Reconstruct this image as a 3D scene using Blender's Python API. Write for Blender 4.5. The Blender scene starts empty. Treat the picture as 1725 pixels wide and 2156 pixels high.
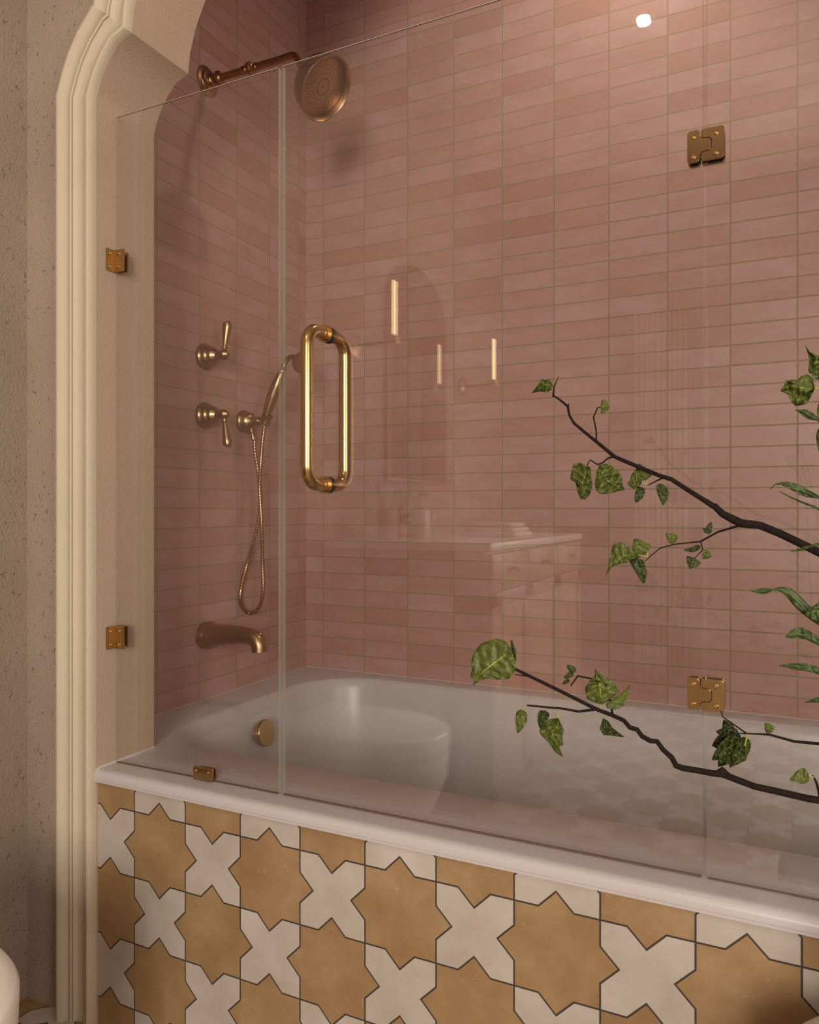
import bpy, bmesh, math, random
from mathutils import Vector, Matrix, noise
random.seed(7)
sc = bpy.context.scene
COL = sc.collection
PI = math.pi

# ------------------------------------------------------------------ camera
FPX, CX, CY, YAW, CZ = 1619.4, 862.5, 1074.0, math.radians(26.107), 1.03
ca, sa = math.cos(YAW), math.sin(YAW)
cam = bpy.data.cameras.new('camera')
camo = bpy.data.objects.new('camera', cam); COL.objects.link(camo)
camo.location = (0, 0, CZ); camo.rotation_euler = (PI/2, 0, YAW)
cam.sensor_fit = 'HORIZONTAL'; cam.sensor_width = 36; cam.lens = FPX/1725*36
cam.shift_y = (CY-1078)/1725; cam.clip_start = .02
sc.camera = camo

def ratio(px):                       # X/Y of the ray through an image column
    return math.tan(math.atan((px-CX)/FPX)-YAW)
def P(px, py, Y):                    # point of the ray at depth Y
    r = ratio(px); w = Y*(ca - r*sa)
    return Vector((r*Y, Y, CZ+(CY-py)*w/FPX))
def PX(px, py, X):
    return P(px, py, X/ratio(px))
def PZ(px, py, z):
    w = (CZ-z)*FPX/(py-CY); r = ratio(px); Y = w/(ca-r*sa)
    return Vector((r*Y, Y, z))

# ------------------------------------------------------------------ objects
def tag(o, label=None, cat=None, group=None, kind=None):
    if label: o['label'] = label
    if cat: o['category'] = cat
    if group: o['group'] = group
    if kind: o['kind'] = kind
    return o
def empty(name, loc=(0, 0, 0), label=None, cat=None, group=None):
    o = bpy.data.objects.new(name, None); COL.objects.link(o); o.location = loc
    o.empty_display_size = .05
    return tag(o, label, cat, group)
def link(name, bm, mats, parent=None, smooth=True, loc=(0, 0, 0), angle=40):
    me = bpy.data.meshes.new(name)
    bmesh.ops.remove_doubles(bm, verts=bm.verts, dist=1e-6)
    bmesh.ops.recalc_face_normals(bm, faces=bm.faces)
    bm.to_mesh(me); bm.free()
    if not isinstance(mats, (list, tuple)): mats = [mats]
    for m in mats: me.materials.append(m)
    if smooth:
        me.polygons.foreach_set('use_smooth', [True]*len(me.polygons))
        try: me.set_sharp_from_angle(angle=math.radians(angle))
        except Exception: pass
    o = bpy.data.objects.new(name, me); COL.objects.link(o)
    o.location = loc
    if parent: o.parent = parent
    return o
def off(o, root):                    # children are modelled in world space
    o.location = -Vector(root.location) if root.parent is None else (0, 0, 0)
def bx(bm, x0, x1, y0, y1, z0, z1, bev=0, seg=2, mi=0):
    vs = [bm.verts.new((x, y, z)) for x in (x0, x1) for y in (y0, y1) for z in (z0, z1)]
    q = [(0, 1, 3, 2), (4, 6, 7, 5), (0, 4, 5, 1), (2, 3, 7, 6), (0, 2, 6, 4), (1, 5, 7, 3)]
    fs = [bm.faces.new([vs[i] for i in f]) for f in q]
    for f in fs: f.material_index = mi
    if bev > 0:
        es = set(e for f in fs for e in f.edges)
        bmesh.ops.bevel(bm, geom=list(es), offset=bev, segments=seg, profile=.5, affect='EDGES')
    return bm
def frame_of(d):
    d = d.normalized(); up = Vector((0, 0, 1)) if abs(d.z) < .95 else Vector((1, 0, 0))
    a = d.cross(up).normalized(); b = d.cross(a).normalized()
    return a, b
def tube(bm, pts, rads, n=16, caps=True, flat=1.0, mi=0):
    pts = [Vector(p) for p in pts]
    if not isinstance(rads, (list, tuple)): rads = [rads]*len(pts)
    rings = []; a = None
    for i, p in enumerate(pts):
        d = (pts[min(i+1, len(pts)-1)]-pts[max(i-1, 0)]).normalized()
        if a is None: a, b = frame_of(d)
        else:
            a = (a - d*a.dot(d)).normalized(); b = d.cross(a).normalized()
        rings.append([bm.verts.new(p+(a*math.cos(2*PI*k/n)+b*math.sin(2*PI*k/n)*flat)*rads[i]) for k in range(n)])
    for r0, r1 in zip(rings, rings[1:]):
        for k in range(n):
            f = bm.faces.new((r0[k], r0[(k+1) % n], r1[(k+1) % n], r1[k])); f.material_index = mi
    if caps:
        bm.faces.new(rings[0][::-1]).material_index = mi; bm.faces.new(rings[-1]).material_index = mi
    return bm
def lathe(bm, prof, origin, axis, n=32, mi=0):      # prof: (radius, distance along axis)
    origin = Vector(origin); axis = Vector(axis).normalized(); a, b = frame_of(axis)
    rings = []
    for r, h in prof:
        c = origin+axis*h
        if r < 1e-6: rings.append([bm.verts.new(c)])
        else: rings.append([bm.verts.new(c+(a*math.cos(2*PI*k/n)+b*math.sin(2*PI*k/n))*r) for k in range(n)])
    for r0, r1 in zip(rings, rings[1:]):
        for k in range(n):
            k2 = (k+1) % n
            if len(r0) == 1 and len(r1) == 1: continue
            if len(r0) == 1: f = bm.faces.new((r0[0], r1[k2], r1[k]))
            elif len(r1) == 1: f = bm.faces.new((r0[k], r0[k2], r1[0]))
            else: f = bm.faces.new((r0[k], r0[k2], r1[k2], r1[k]))
            f.material_index = mi
    for rr in (rings[0], rings[-1]):
        if len(rr) > 1: bm.faces.new(rr).material_index = mi
    return bm
def spline(ctrl, n=8):               # Catmull-Rom through control points
    c = [Vector(p) for p in ctrl]; c = [c[0]*2-c[1]]+c+[c[-1]*2-c[-2]]
    out = []
    for i in range(1, len(c)-2):
        for k in range(n):
            t = k/n; a, b, d, e = c[i-1], c[i], c[i+1], c[i+2]
            out.append(.5*((2*b)+(d-a)*t+(2*a-5*b+4*d-e)*t*t+(3*b-a-3*d+e)*t**3))
    out.append(c[-2]); return out
def rrect(x0, x1, y0, y1, r, seg=8):
    out = []
    for cx, cy, a0 in ((x1-r, y1-r, 0), (x0+r, y1-r, 90), (x0+r, y0+r, 180), (x1-r, y0+r, 270)):
        for k in range(seg+1):
            a = math.radians(a0+90*k/seg); out.append((cx+r*math.cos(a), cy+r*math.sin(a)))
    return out
def prism(bm, poly, f, h0, h1, bev=0, mi=0):        # f(u, v, h) -> point
    b0 = [bm.verts.new(f(u, v, h0)) for u, v in poly]; b1 = [bm.verts.new(f(u, v, h1)) for u, v in poly]
    n = len(poly); fs = [bm.faces.new(b0[::-1]), bm.faces.new(b1)]
    for k in range(n): fs.append(bm.faces.new((b0[k], b0[(k+1) % n], b1[(k+1) % n], b1[k])))
    for q in fs: q.material_index = mi
    if bev: bmesh.ops.bevel(bm, geom=list(fs[0].edges)+list(fs[1].edges), offset=bev, segments=2, profile=.5, affect='EDGES')
    return bm

# ------------------------------------------------------------------ materials
def newmat(name):
    m = bpy.data.materials.new(name); m.use_nodes = True
    nt = m.node_tree; nt.nodes.clear()
    out = nt.nodes.new('ShaderNodeOutputMaterial'); return m, nt, out
class N:
    def __init__(s, nt): s.nt = nt
    def n(s, t, **k):
        x = s.nt.nodes.new(t)
        for a, b in k.items(): setattr(x, a, b)
        return x
    def l(s, a, b): s.nt.links.new(a, b)
    def math(s, op, a, b=None, clamp=False):
        x = s.n('ShaderNodeMath', operation=op, use_clamp=clamp)
        for i, v in enumerate((a, b)):
            if v is None: continue
            if isinstance(v, (int, float)): x.inputs[i].default_value = v
            else: s.l(v, x.inputs[i])
        return x.outputs[0]
    def mix(s, fac, a, b, mode='MIX'):
        x = s.n('ShaderNodeMix', data_type='RGBA', blend_type=mode)
        for i, v in ((0, fac), (6, a), (7, b)):
            if isinstance(v, (int, float)): x.inputs[i].default_value = v
            elif isinstance(v, tuple): x.inputs[i].default_value = (*v, 1) if len(v) == 3 else v
            else: s.l(v, x.inputs[i])
        return x.outputs[2]
    def noise(s, vec, scale, detail=3, rough=.5):
        x = s.n('ShaderNodeTexNoise'); x.inputs['Scale'].default_value = scale
        x.inputs['Detail'].default_value = detail; x.inputs['Roughness'].default_value = rough
        if vec is not None: s.l(vec, x.inputs['Vector'])
        return x.outputs[0]
    def ramp(s, fac, stops):
        x = s.n('ShaderNodeValToRGB'); e = x.color_ramp.elements
        while len(e) < len(stops): e.new(.5)
        for q, (p, c) in zip(e, stops): q.position = p; q.color = (*c, 1) if isinstance(c, tuple) else (c, c, c, 1)
        s.l(fac, x.inputs[0]); return x.outputs[0]
    def bump(s, h, dist, strength=1, normal=None):
        x = s.n('ShaderNodeBump'); x.inputs['Distance'].default_value = dist; x.inputs['Strength'].default_value = strength
        s.l(h, x.inputs['Height'])
        if normal is not None: s.l(normal, x.inputs['Normal'])
        return x.outputs[0]
    def pbr(s, out, col, rough, metal=0, normal=None, **kw):
        b = s.n('ShaderNodeBsdfPrincipled')
        if isinstance(col, tuple): b.inputs['Base Color'].default_value = (*col, 1)
        else: s.l(col, b.inputs['Base Color'])
        if isinstance(rough, (int, float)): b.inputs['Roughness'].default_value = rough
        else: s.l(rough, b.inputs['Roughness'])
        b.inputs['Metallic'].default_value = metal
        for k, v in kw.items(): b.inputs[k.replace('_', ' ')].default_value = v
        if normal is not None: s.l(normal, b.inputs['Normal'])
        s.l(b.outputs[0], out.inputs[0]); return b
def geo(n): return n.n('ShaderNodeNewGeometry').outputs['Position']

def m_plain(name, col, rough=.5, metal=0, nscale=40, var=.08, bump=0, bscale=400, **kw):
    m, nt, out = newmat(name); n = N(nt)
    pos = n.n('ShaderNodeTexCoord').outputs['Object']
    f = n.noise(pos, nscale, 4)
    c = n.mix(f, tuple(v*(1-var) for v in col), tuple(min(1, v*(1+var)) for v in col))
    nm = n.bump(n.noise(pos, bscale, 3, .6), bump) if bump else None
    n.pbr(out, c, rough, metal, nm, **kw); return m

def m_tile(name, axis, u0, uw, z0, zh):
    m, nt, out = newmat(name); n = N(nt)
    sep = n.n('ShaderNodeSeparateXYZ'); pos = geo(n); n.l(pos, sep.inputs[0])
    # slightly uneven hand-cut edges
    wob = n.math('MULTIPLY', n.math('SUBTRACT', n.noise(pos, 22, 2), .5), .0022)
    u = n.math('ADD', n.math('SUBTRACT', sep.outputs[axis], u0-50*uw), wob)
    v = n.math('ADD', n.math('SUBTRACT', sep.outputs[2], z0-50*zh), wob)
    cmb = n.n('ShaderNodeCombineXYZ'); n.l(u, cmb.inputs[0]); n.l(v, cmb.inputs[1])
    br = n.n('ShaderNodeTexBrick', offset=0.0, squash=1.0)
    for k, val in (('Scale', 1), ('Mortar Size', .0018), ('Mortar Smooth', .25), ('Bias', 0), ('Brick Width', uw), ('Row Height', zh)):
        br.inputs[k].default_value = val
    br.inputs['Color1'].default_value = (0, 0, 0, 1); br.inputs['Color2'].default_value = (1, 1, 1, 1)
    br.inputs['Mortar'].default_value = (.5, .5, .5, 1)
    n.l(cmb.outputs[0], br.inputs['Vector'])
    tint = n.ramp(br.outputs['Color'], [(0, (.385, .200, .165)), (.2, (.415, .230, .198)), (.6, (.435, .252, .225)), (1, (.45, .268, .248))])
    # mottled glaze, stretched along each tile, different in each
    mp = n.n('ShaderNodeCombineXYZ'); n.l(n.math('MULTIPLY', u, 9), mp.inputs[0]); n.l(n.math('MULTIPLY', v, 26), mp.inputs[1])
    n.l(n.math('MULTIPLY', br.outputs['Color'], 31.0), mp.inputs[2])
    g = n.noise(mp.outputs[0], 1.0, 3, .55)
    c = n.mix(n.ramp(g, [(.35, 0.0), (.62, 1.0)]), n.mix(.35, tint, (.35, .16, .12)), tint)
    c = n.mix(n.math('MULTIPLY', n.ramp(n.noise(pos, 60, 5, .7), [(.5, 0.0), (.8, 1.0)]), .25), c, (.50, .32, .29))
    spk = n.ramp(n.noise(pos, 330, 2, .5), [(.74, 0.0), (.78, 1.0)])
    c = n.mix(n.math('MULTIPLY', spk, .25), c, (.27, .11, .08))
    c = n.mix(br.outputs['Fac'], c, (.30, .235, .125))
    h = n.math('SUBTRACT', n.math('MULTIPLY', n.noise(pos, 14, 2), .5), n.math('MULTIPLY', br.outputs['Fac'], .6))
    h = n.math('ADD', h, n.math('MULTIPLY', n.noise(pos, 500, 2), .03))
    n.pbr(out, c, n.mix(br.outputs['Fac'], (.42,)*3, (.9,)*3), 0, n.bump(h, .0016), Specular_IOR_Level=.35); return m

def m_star(name, au, av, u0, v0, s, dark=(.045, .038, .034)):
    """eight-pointed stars and crosses on a checkerboard of square cells"""
    m, nt, out = newmat(name); n = N(nt)
    sep = n.n('ShaderNodeSeparateXYZ'); pos = geo(n); n.l(pos, sep.inputs[0])
    def cell(a, o):
        q = n.math('DIVIDE', n.math('SUBTRACT', sep.outputs[a], o), s)
        fl = n.math('FLOOR', q)
        return fl, n.math('ABSOLUTE', n.math('SUBTRACT', n.math('SUBTRACT', q, fl), .5))
    iu, U = cell(au, u0); iv, V = cell(av, v0)
    par = n.math('ABSOLUTE', n.math('MODULO', n.math('ADD', iu, iv), 2))     # 0 star cell, 1 cross cell
    mx = n.math('MAXIMUM', U, V); mn = n.math('MINIMUM', U, V)
    dS = n.math('MAXIMUM', n.math('SUBTRACT', .5, mx), n.math('DIVIDE', n.math('SUBTRACT', .70711, n.math('ADD', mx, mn)), 1.41421))
    dC = n.math('MAXIMUM', n.math('SUBTRACT', mx, .5), n.math('DIVIDE', n.math('SUBTRACT', n.math('SUBTRACT', mx, mn), .29289), 1.41421))
    d = n.math('ADD', n.math('MULTIPLY', dS, n.math('SUBTRACT', 1, par)), n.math('MULTIPLY', dC, par))
    star = n.math('GREATER_THAN', d, 0)
    gr = n.n('ShaderNodeMapRange', clamp=True); n.l(n.math('ABSOLUTE', d), gr.inputs[0])
    for i, v in ((1, .0075), (2, .011), (3, 1), (4, 0)): gr.inputs[i].default_value = v
    grout = gr.outputs[0]
    a = n.ramp(n.noise(pos, 11, 5, .62), [(.3, (.245, .142, .062)), (.5, (.290, .178, .084)), (.72, (.35, .23, .12))])
    b = n.ramp(n.noise(pos, 8, 5, .62), [(.3, (.385, .315, .265)), (.55, (.455, .39, .345)), (.75, (.51, .455, .42))])
    c = n.mix(star, b, a)
    c = n.mix(n.math('MULTIPLY', n.ramp(n.noise(pos, 70, 4, .7), [(.62, 0.0), (.75, 1.0)]), .3), c, (.55, .42, .3))
    c = n.mix(grout, c, dark)
    h = n.math('SUBTRACT', n.math('MULTIPLY', n.noise(pos, 45, 4), .3), grout)
    n.pbr(out, c, .55, 0, n.bump(h, .0012), Specular_IOR_Level=.35); return m

def m_plaster(name, c0, c1, dist, scale, speck=.0, rough=.85):
    m, nt, out = newmat(name); n = N(nt); pos = geo(n)
    c = n.mix(n.ramp(n.noise(pos, 3.5, 5, .6), [(.35, 0.0), (.65, 1.0)]), c0, c1)
    fine = n.noise(pos, scale, 5, .65)
    if speck:
        pit = n.ramp(n.noise(pos, scale*.45, 3, .6), [(.64, 0.0), (.72, 1.0)])
        c = n.mix(n.math('MULTIPLY', pit, speck), c, tuple(v*.35 for v in c0))
        h = n.math('SUBTRACT', fine, n.math('MULTIPLY', pit, .6))
    else: h = fine
    n.pbr(out, c, rough, 0, n.bump(h, dist), Specular_IOR_Level=.2); return m

def m_glass(name):
    """thin reflection / straight transmission, the same for every ray"""
    m, nt, out = newmat(name); n = N(nt)
    g = n.n('ShaderNodeNewGeometry')
    ior = n.math('ADD', n.math('MULTIPLY', g.outputs['Backfacing'], 1/1.68-1.68), 1.68)
    fr = n.n('ShaderNodeFresnel'); n.l(ior, fr.inputs[0])
    t = n.n('ShaderNodeBsdfTransparent'); t.inputs[0].default_value = (.985, .988, .982, 1)
    gl = n.n('ShaderNodeBsdfGlossy'); gl.inputs['Roughness'].default_value = 0.0
    gl.inputs[0].default_value = (1, 1, 1, 1)
    mx = n.n('ShaderNodeMixShader'); n.l(fr.outputs[0], mx.inputs[0]); n.l(t.outputs[0], mx.inputs[1]); n.l(gl.outputs[0], mx.inputs[2])
    n.l(mx.outputs[0], out.inputs[0]); return m
def m_edge(name):
    m, nt, out = newmat(name); n = N(nt)
    t = n.n('ShaderNodeBsdfTransparent'); t.inputs[0].default_value = (.84, .87, .80, 1)
    b = n.n('ShaderNodeBsdfPrincipled'); b.inputs['Base Color'].default_value = (.44, .42, .34, 1); b.inputs['Roughness'].default_value = .15
    mx = n.n('ShaderNodeMixShader'); mx.inputs[0].default_value = .55
    n.l(t.outputs[0], mx.inputs[1]); n.l(b.outputs[0], mx.inputs[2]); n.l(mx.outputs[0], out.inputs[0]); return m
def m_emit(name, col, s):
    m, nt, out = newmat(name); n = N(nt); e = n.n('ShaderNodeEmission')
    e.inputs[0].default_value = (*col, 1); e.inputs[1].default_value = s; n.l(e.outputs[0], out.inputs[0]); return m
def m_leaf(name, c0, c1, vein, freq=7.0, slant=.55):
    m, nt, out = newmat(name); n = N(nt)
    tc = n.n('ShaderNodeTexCoord'); sep = n.n('ShaderNodeSeparateXYZ'); n.l(tc.outputs['UV'], sep.inputs[0])
    u = n.math('ABSOLUTE', n.math('SUBTRACT', n.math('MULTIPLY', sep.outputs[0], 2), 1)); v = sep.outputs[1]
    mid = n.math('MULTIPLY', n.ramp(u, [(.018, 1.0), (.045, 0.0)]), .75)
    ph = n.math('FRACT', n.math('MULTIPLY', n.math('SUBTRACT', v, n.math('MULTIPLY', u, slant*.35)), freq))
    side = n.ramp(n.math('ABSOLUTE', n.math('SUBTRACT', ph, .5)), [(.03, 1.0), (.10, 0.0)])
    pos = tc.outputs['Object']
    c = n.mix(n.ramp(n.noise(pos, 90, 5, .65), [(.35, 0.0), (.68, 1.0)]), c0, c1)
    c = n.mix(n.math('MULTIPLY', side, .07), c, vein)
    c = n.mix(mid, c, vein)
    h = n.math('ADD', n.math('MULTIPLY', n.noise(pos, 250, 3), .15), n.math('ADD', n.math('MULTIPLY', side, -.12), n.math('MULTIPLY', mid, .8)))
    b = n.pbr(out, c, .45, 0, n.bump(h, .0006), Specular_IOR_Level=.35)
    tr = n.n('ShaderNodeBsdfTranslucent'); n.l(c, tr.inputs[0])
    mx = n.n('ShaderNodeMixShader'); mx.inputs[0].default_value = .15
    n.l(b.outputs[0], mx.inputs[1]); n.l(tr.outputs[0], mx.inputs[2]); n.l(mx.outputs[0], out.inputs[0]); return m
def m_brass(name, col, rough):
    m, nt, out = newmat(name); n = N(nt); pos = n.n('ShaderNodeTexCoord').outputs['Object']
    c = n.mix(n.noise(pos, 60, 4), tuple(v*.9 for v in col), tuple(v*1.08 for v in col))
    r = n.math('ADD', n.math('MULTIPLY', n.noise(pos, 300, 2), .06), rough-.03)
    n.pbr(out, c, r, 1); return m
def m_cane(name):
    m, nt, out = newmat(name); n = N(nt); pos = geo(n)
    w = n.n('ShaderNodeTexWave', wave_type='BANDS', bands_direction='DIAGONAL'); w.inputs['Scale'].default_value = 55; n.l(pos, w.inputs[0])
    w2 = n.n('ShaderNodeTexWave', wave_type='BANDS', bands_direction='Z'); w2.inputs['Scale'].default_value = 40; n.l(pos, w2.inputs[0])
    f = n.math('MULTIPLY', w.outputs[1], w2.outputs[1])
    n.pbr(out, n.mix(f, (.24, .12, .05), (.56, .38, .2)), .6, 0, n.bump(f, .001)); return m
def m_stone(name):
    m, nt, out = newmat(name); n = N(nt); pos = geo(n)
    mp = n.n('ShaderNodeMapping'); mp.inputs['Scale'].default_value = (18, 60, 30); mp.inputs['Rotation'].default_value = (0, 0, .5); n.l(pos, mp.inputs[0])
    a = n.noise(mp.outputs[0], 1, 7, .7)
    c = n.ramp(a, [(.3, (.20, .165, .125)), (.48, (.42, .36, .29)), (.62, (.60, .53, .45)), (.75, (.75, .68, .60))])
    pit = n.ramp(n.noise(pos, 190, 3), [(.66, 0.0), (.72, 1.0)])
    c = n.mix(pit, c, (.12, .10, .08))
    n.pbr(out, c, .7, 0, n.bump(n.math('SUBTRACT', a, n.math('MULTIPLY', pit, .6)), .004)); return m
def m_bark(name):
    m, nt, out = newmat(name); n = N(nt); pos = geo(n)
    a = n.noise(pos, 260, 5, .7)
    n.pbr(out, n.ramp(a, [(.35, (.008, .005, .0045)), (.6, (.017, .010, .008)), (.75, (.05, .022, .010))]), .9, 0, n.bump(a, .0012), Specular_IOR_Level=.12); return m

UW, ZH = .1543, .0524
M_TB = m_tile('pink tile back', 0, -.4378, UW, .9822, ZH)
M_TL = m_tile('pink tile side', 1, 1.4665, .1575, .9822, ZH)
M_STAR = m_star('star and cross tile', 0, 2, -.4973-.1288*40, .4425-.1288*40, .1288)
M_FLOOR = m_star('star and cross floor tile', 0, 1, -.4973-.1288*41, 1.11-.1288*40+.06, .1288)
M_WALL = m_plaster('stucco', (.37, .285, .225), (.41, .32, .26), .0035, 190, .35)
M_WALLR = m_plaster('rough stucco', (.325, .252, .192), (.37, .288, .228), .0035, 170, .3)
M_JAMB = m_plaster('cream plaster', (.43, .322, .235), (.465, .35, .26), .0012, 160)
M_TRIM = m_plaster('cream moulding paint', (.515, .435, .325), (.545, .46, .35), .0006, 200)
M_CEIL = m_plaster('ceiling plaster', (.44, .37, .30), (.48, .41, .33), .001, 100)
M_TUB = m_plain('white acrylic', (.49, .44, .435), .30, var=.01, Specular_IOR_Level=.35)
M_PORC = m_plain('white porcelain', (.76, .71, .66), .18, var=.01)
M_LID = m_plain('toilet lid plastic', (.78, .74, .69), .25, var=.01)
M_GLASS = m_glass('clear glass'); M_EDGE = m_edge('glass edge')
M_BR = m_brass('brushed brass', (.50, .33, .15), .24)
M_BRP = m_brass('bronze brass', (.43, .27, .145), .30)
M_BRD = m_brass('satin bronze', (.42, .25, .14), .36)
M_TOPE = m_plain('polished glass rim', (.34, .27, .23), .3)
M_BOTTOM = m_plain('brown strip', (.12, .075, .055), .5)
M_RUB = m_plain('black rubber', (.015, .013, .012), .6)
M_DARK = m_plain('dark nozzle', (.01, .008, .006), .7)
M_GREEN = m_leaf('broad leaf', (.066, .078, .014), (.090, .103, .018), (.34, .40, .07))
M_GREEND = m_leaf('broad leaf with painted shade', (.034, .043, .010), (.048, .060, .013), (.16, .21, .04))  # darker copy of the broad leaf, shade put into its colour
M_STRAP = m_leaf('strap leaf', (.020, .034, .006), (.056, .082, .016), (.36, .40, .10), 16, .8)
M_PET = m_plain('yellow petiole', (.26, .27, .035), .5)
M_BARK = m_bark('dark bark')
M_STONE = m_stone('rough travertine')
M_WOOD = m_plain('oak', (.27, .16, .085), .5, nscale=12, var=.2)
M_CANE = m_cane('woven cane')
M_COUNT = m_plain('white quartz', (.80, .78, .76), .2, nscale=15, var=.04)
M_LINEN = m_plain('linen', (.66, .56, .44), .9, nscale=60, var=.1, bump=.001)
M_TOWEL = m_plain('towel', (.70, .62, .54), .95, bump=.003, bscale=300)
M_CERAM = m_plain('beige ceramic', (.60, .50, .42), .5)
M_MIRROR = m_plain('mirror silver', (.9, .89, .87), 0.0, 1, var=.0)
M_FRAME = m_plain('window paint', (.75, .7, .62), .4)
M_VASE = m_plain('clay vase', (.35, .24, .17), .7)

# ------------------------------------------------------------------ room shell
XL, XJ, XAL, XAR, XR = -1.443, -1.24, -1.4306, .5906, 1.35
YB, YF, YJ, YT, DECK, ZC = -2.20, 1.1055, 1.262, 2.14, .512, 2.80
XM = -.42
def struct(name, bm, m, **k): return tag(link(name, bm, m, **k), kind='structure')
def slab(name, m, *a): bm = bmesh.new(); bx(bm, *a); return struct(name, bm, m, smooth=False)
slab('floor', M_FLOOR, XL-.1, XR+.1, YB-.1, YT+.1, -.1, 0)
slab('ceiling', M_CEIL, XL-.1, XR+.1, YB-.1, YT+.1, ZC, ZC+.1)
slab('wall_left', M_WALLR, XL-.1, XL, YB, YF, 0, ZC)
VY_0, VY_1, VZ_0, VZ_1 = -.75, .25, .85, 1.95          # unseen right-wall window, added to brighten the alcove's left tiles
bm = bmesh.new()
bx(bm, XR, XR+.1, YB, VY_0, 0, ZC); bx(bm, XR, XR+.1, VY_1, YF, 0, ZC)
bx(bm, XR, XR+.1, VY_0, VY_1, 0, VZ_0); bx(bm, XR, XR+.1, VY_0, VY_1, VZ_1, ZC)
struct('wall_right', bm, M_WALL, smooth=False)
bm = bmesh.new()
for a in ((VY_0, VY_0+.05, VZ_0, VZ_1), (VY_1-.05, VY_1, VZ_0, VZ_1), (VY_0, VY_1, VZ_0, VZ_0+.05), (VY_0, VY_1, VZ_1-.05, VZ_1)):
    bx(bm, XR+.04, XR+.09, a[0], a[1], a[2], a[3], .004)
w = struct('added_window_2', bm, M_FRAME)
bm = bmesh.new(); bx(bm, XR-.05, XR, VY_0-.04, VY_1+.04, VZ_0-.04, VZ_0, .006); tag(link('added_window_sill', bm, M_FRAME, w), kind='structure')
bm = bmesh.new(); bx(bm, XR+.062, XR+.068, VY_0+.05, VY_1-.05, VZ_0+.05, VZ_1-.05); tag(link('added_window_pane', bm, M_GLASS, w, smooth=False), kind='structure')
slab('wall_alcove_back', M_TB, XAL-.1, XAR+.1, YT, YT+.1, 0, ZC)
slab('wall_alcove_left', M_TL, XAL-.1, XAL, YJ, YT, 0, ZC)
slab('wall_alcove_right', M_TL, XAR, XAR+.1, YJ, YT, 0, ZC)
# back wall, hole on the right for an unseen window added as light source
WX0, WX1, WZ0, WZ1 = .22, 1.20, .85, 2.15
bm = bmesh.new()
bx(bm, XL-.1, WX0, YB-.1, YB, 0, ZC); bx(bm, WX1, XR+.1, YB-.1, YB, 0, ZC)
bx(bm, WX0, WX1, YB-.1, YB, 0, WZ0); bx(bm, WX0, WX1, YB-.1, YB, WZ1, ZC)
struct('wall_back', bm, M_WALL, smooth=False)
bm = bmesh.new()
for a in ((WX0, WX0+.05, WZ0, WZ1), (WX1-.05, WX1, WZ0, WZ1), (WX0, WX1, WZ0, WZ0+.05), (WX0, WX1, WZ1-.05, WZ1),
          ((WX0+WX1)/2-.02, (WX0+WX1)/2+.02, WZ0, WZ1)):
    bx(bm, a[0], a[1], YB-.09, YB-.04, a[2], a[3], .004)
w = struct('added_window_1', bm, M_FRAME)
bm = bmesh.new(); bx(bm, WX0-.04, WX1+.04, YB, YB+.05, WZ0-.04, WZ0, .006); tag(link('added_window_sill', bm, M_FRAME, w), kind='structure')
bm = bmesh.new(); bx(bm, WX0+.05, WX1-.05, YB-.068, YB-.062, WZ0+.05, WZ1-.05); tag(link('added_window_pane', bm, M_GLASS, w, smooth=False), kind='structure')

# arch opening: multifoil outline, left half measured, mirrored about XM
L1 = [(187, 200), (192.8, 174), (203, 142), (217.4, 110), (234.8, 81), (260.5, 53.6)]
half = [(XJ, 0.0), (XJ, DECK), (XJ, 1.2)]
for q in L1:
    p = P(q[0], q[1], 1.0865); half.append((p.x, p.z))
half[3] = (XJ, half[3][1]); cusp = half[-1] = (-1.1432, 1.958)
import itertools
for t in [(-1.138, 2.00), (-1.122, 2.05), (-1.0964, 2.10), (-1.060, 2.155), (-1.005, 2.21), (-.935, 2.255), (-.86, 2.283)]: half.append(t)
i2 = len(half)-1                      # second cusp
for k in range(1, 9):
    a = math.radians(160-k*70/8); half.append((XM+.468*math.cos(a), 2.12+.468*math.sin(a)*.95))
arch = half + [(2*XM-x, z) for x, z in half[-2::-1]]
bm = bmesh.new()
outer = [(XR, 0.0), (XR, ZC), (XL, ZC), (XL, 0.0)]
na = len(arch); ks = 3                       # the jamb is straight up to arch[ks]
def facing(y, xl, mi):
    V = lambda x, z: bm.verts.new((x, y, z))
    def q(*p): bm.faces.new([V(*c) for c in p]).material_index = mi
    zs = arch[ks][1]
    for e, o_ in ((xl, XJ), (XR, 2*XM-XJ)):
        q((e, 0), (o_, 0), (o_, zs), (e, zs)); q((e, zs), (o_, zs), (o_, ZC), (e, ZC))
    for k in range(ks, na-1-ks):
        (x0, z0), (x1, z1) = arch[k], arch[k+1]; q((x0, z0), (x1, z1), (x1, ZC), (x0, ZC))
facing(YF, XL, 0); facing(YJ, XL-.1, 1)
for k in range(na-1):
    (x0, z0), (x1, z1) = arch[k], arch[k+1]
    bm.faces.new([bm.verts.new(c) for c in ((x0, YF, z0), (x1, YF, z1), (x1, YJ, z1), (x0, YJ, z0))]).material_index = 1
struct('wall_front', bm, [M_WALL, M_JAMB], angle=32)

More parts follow.
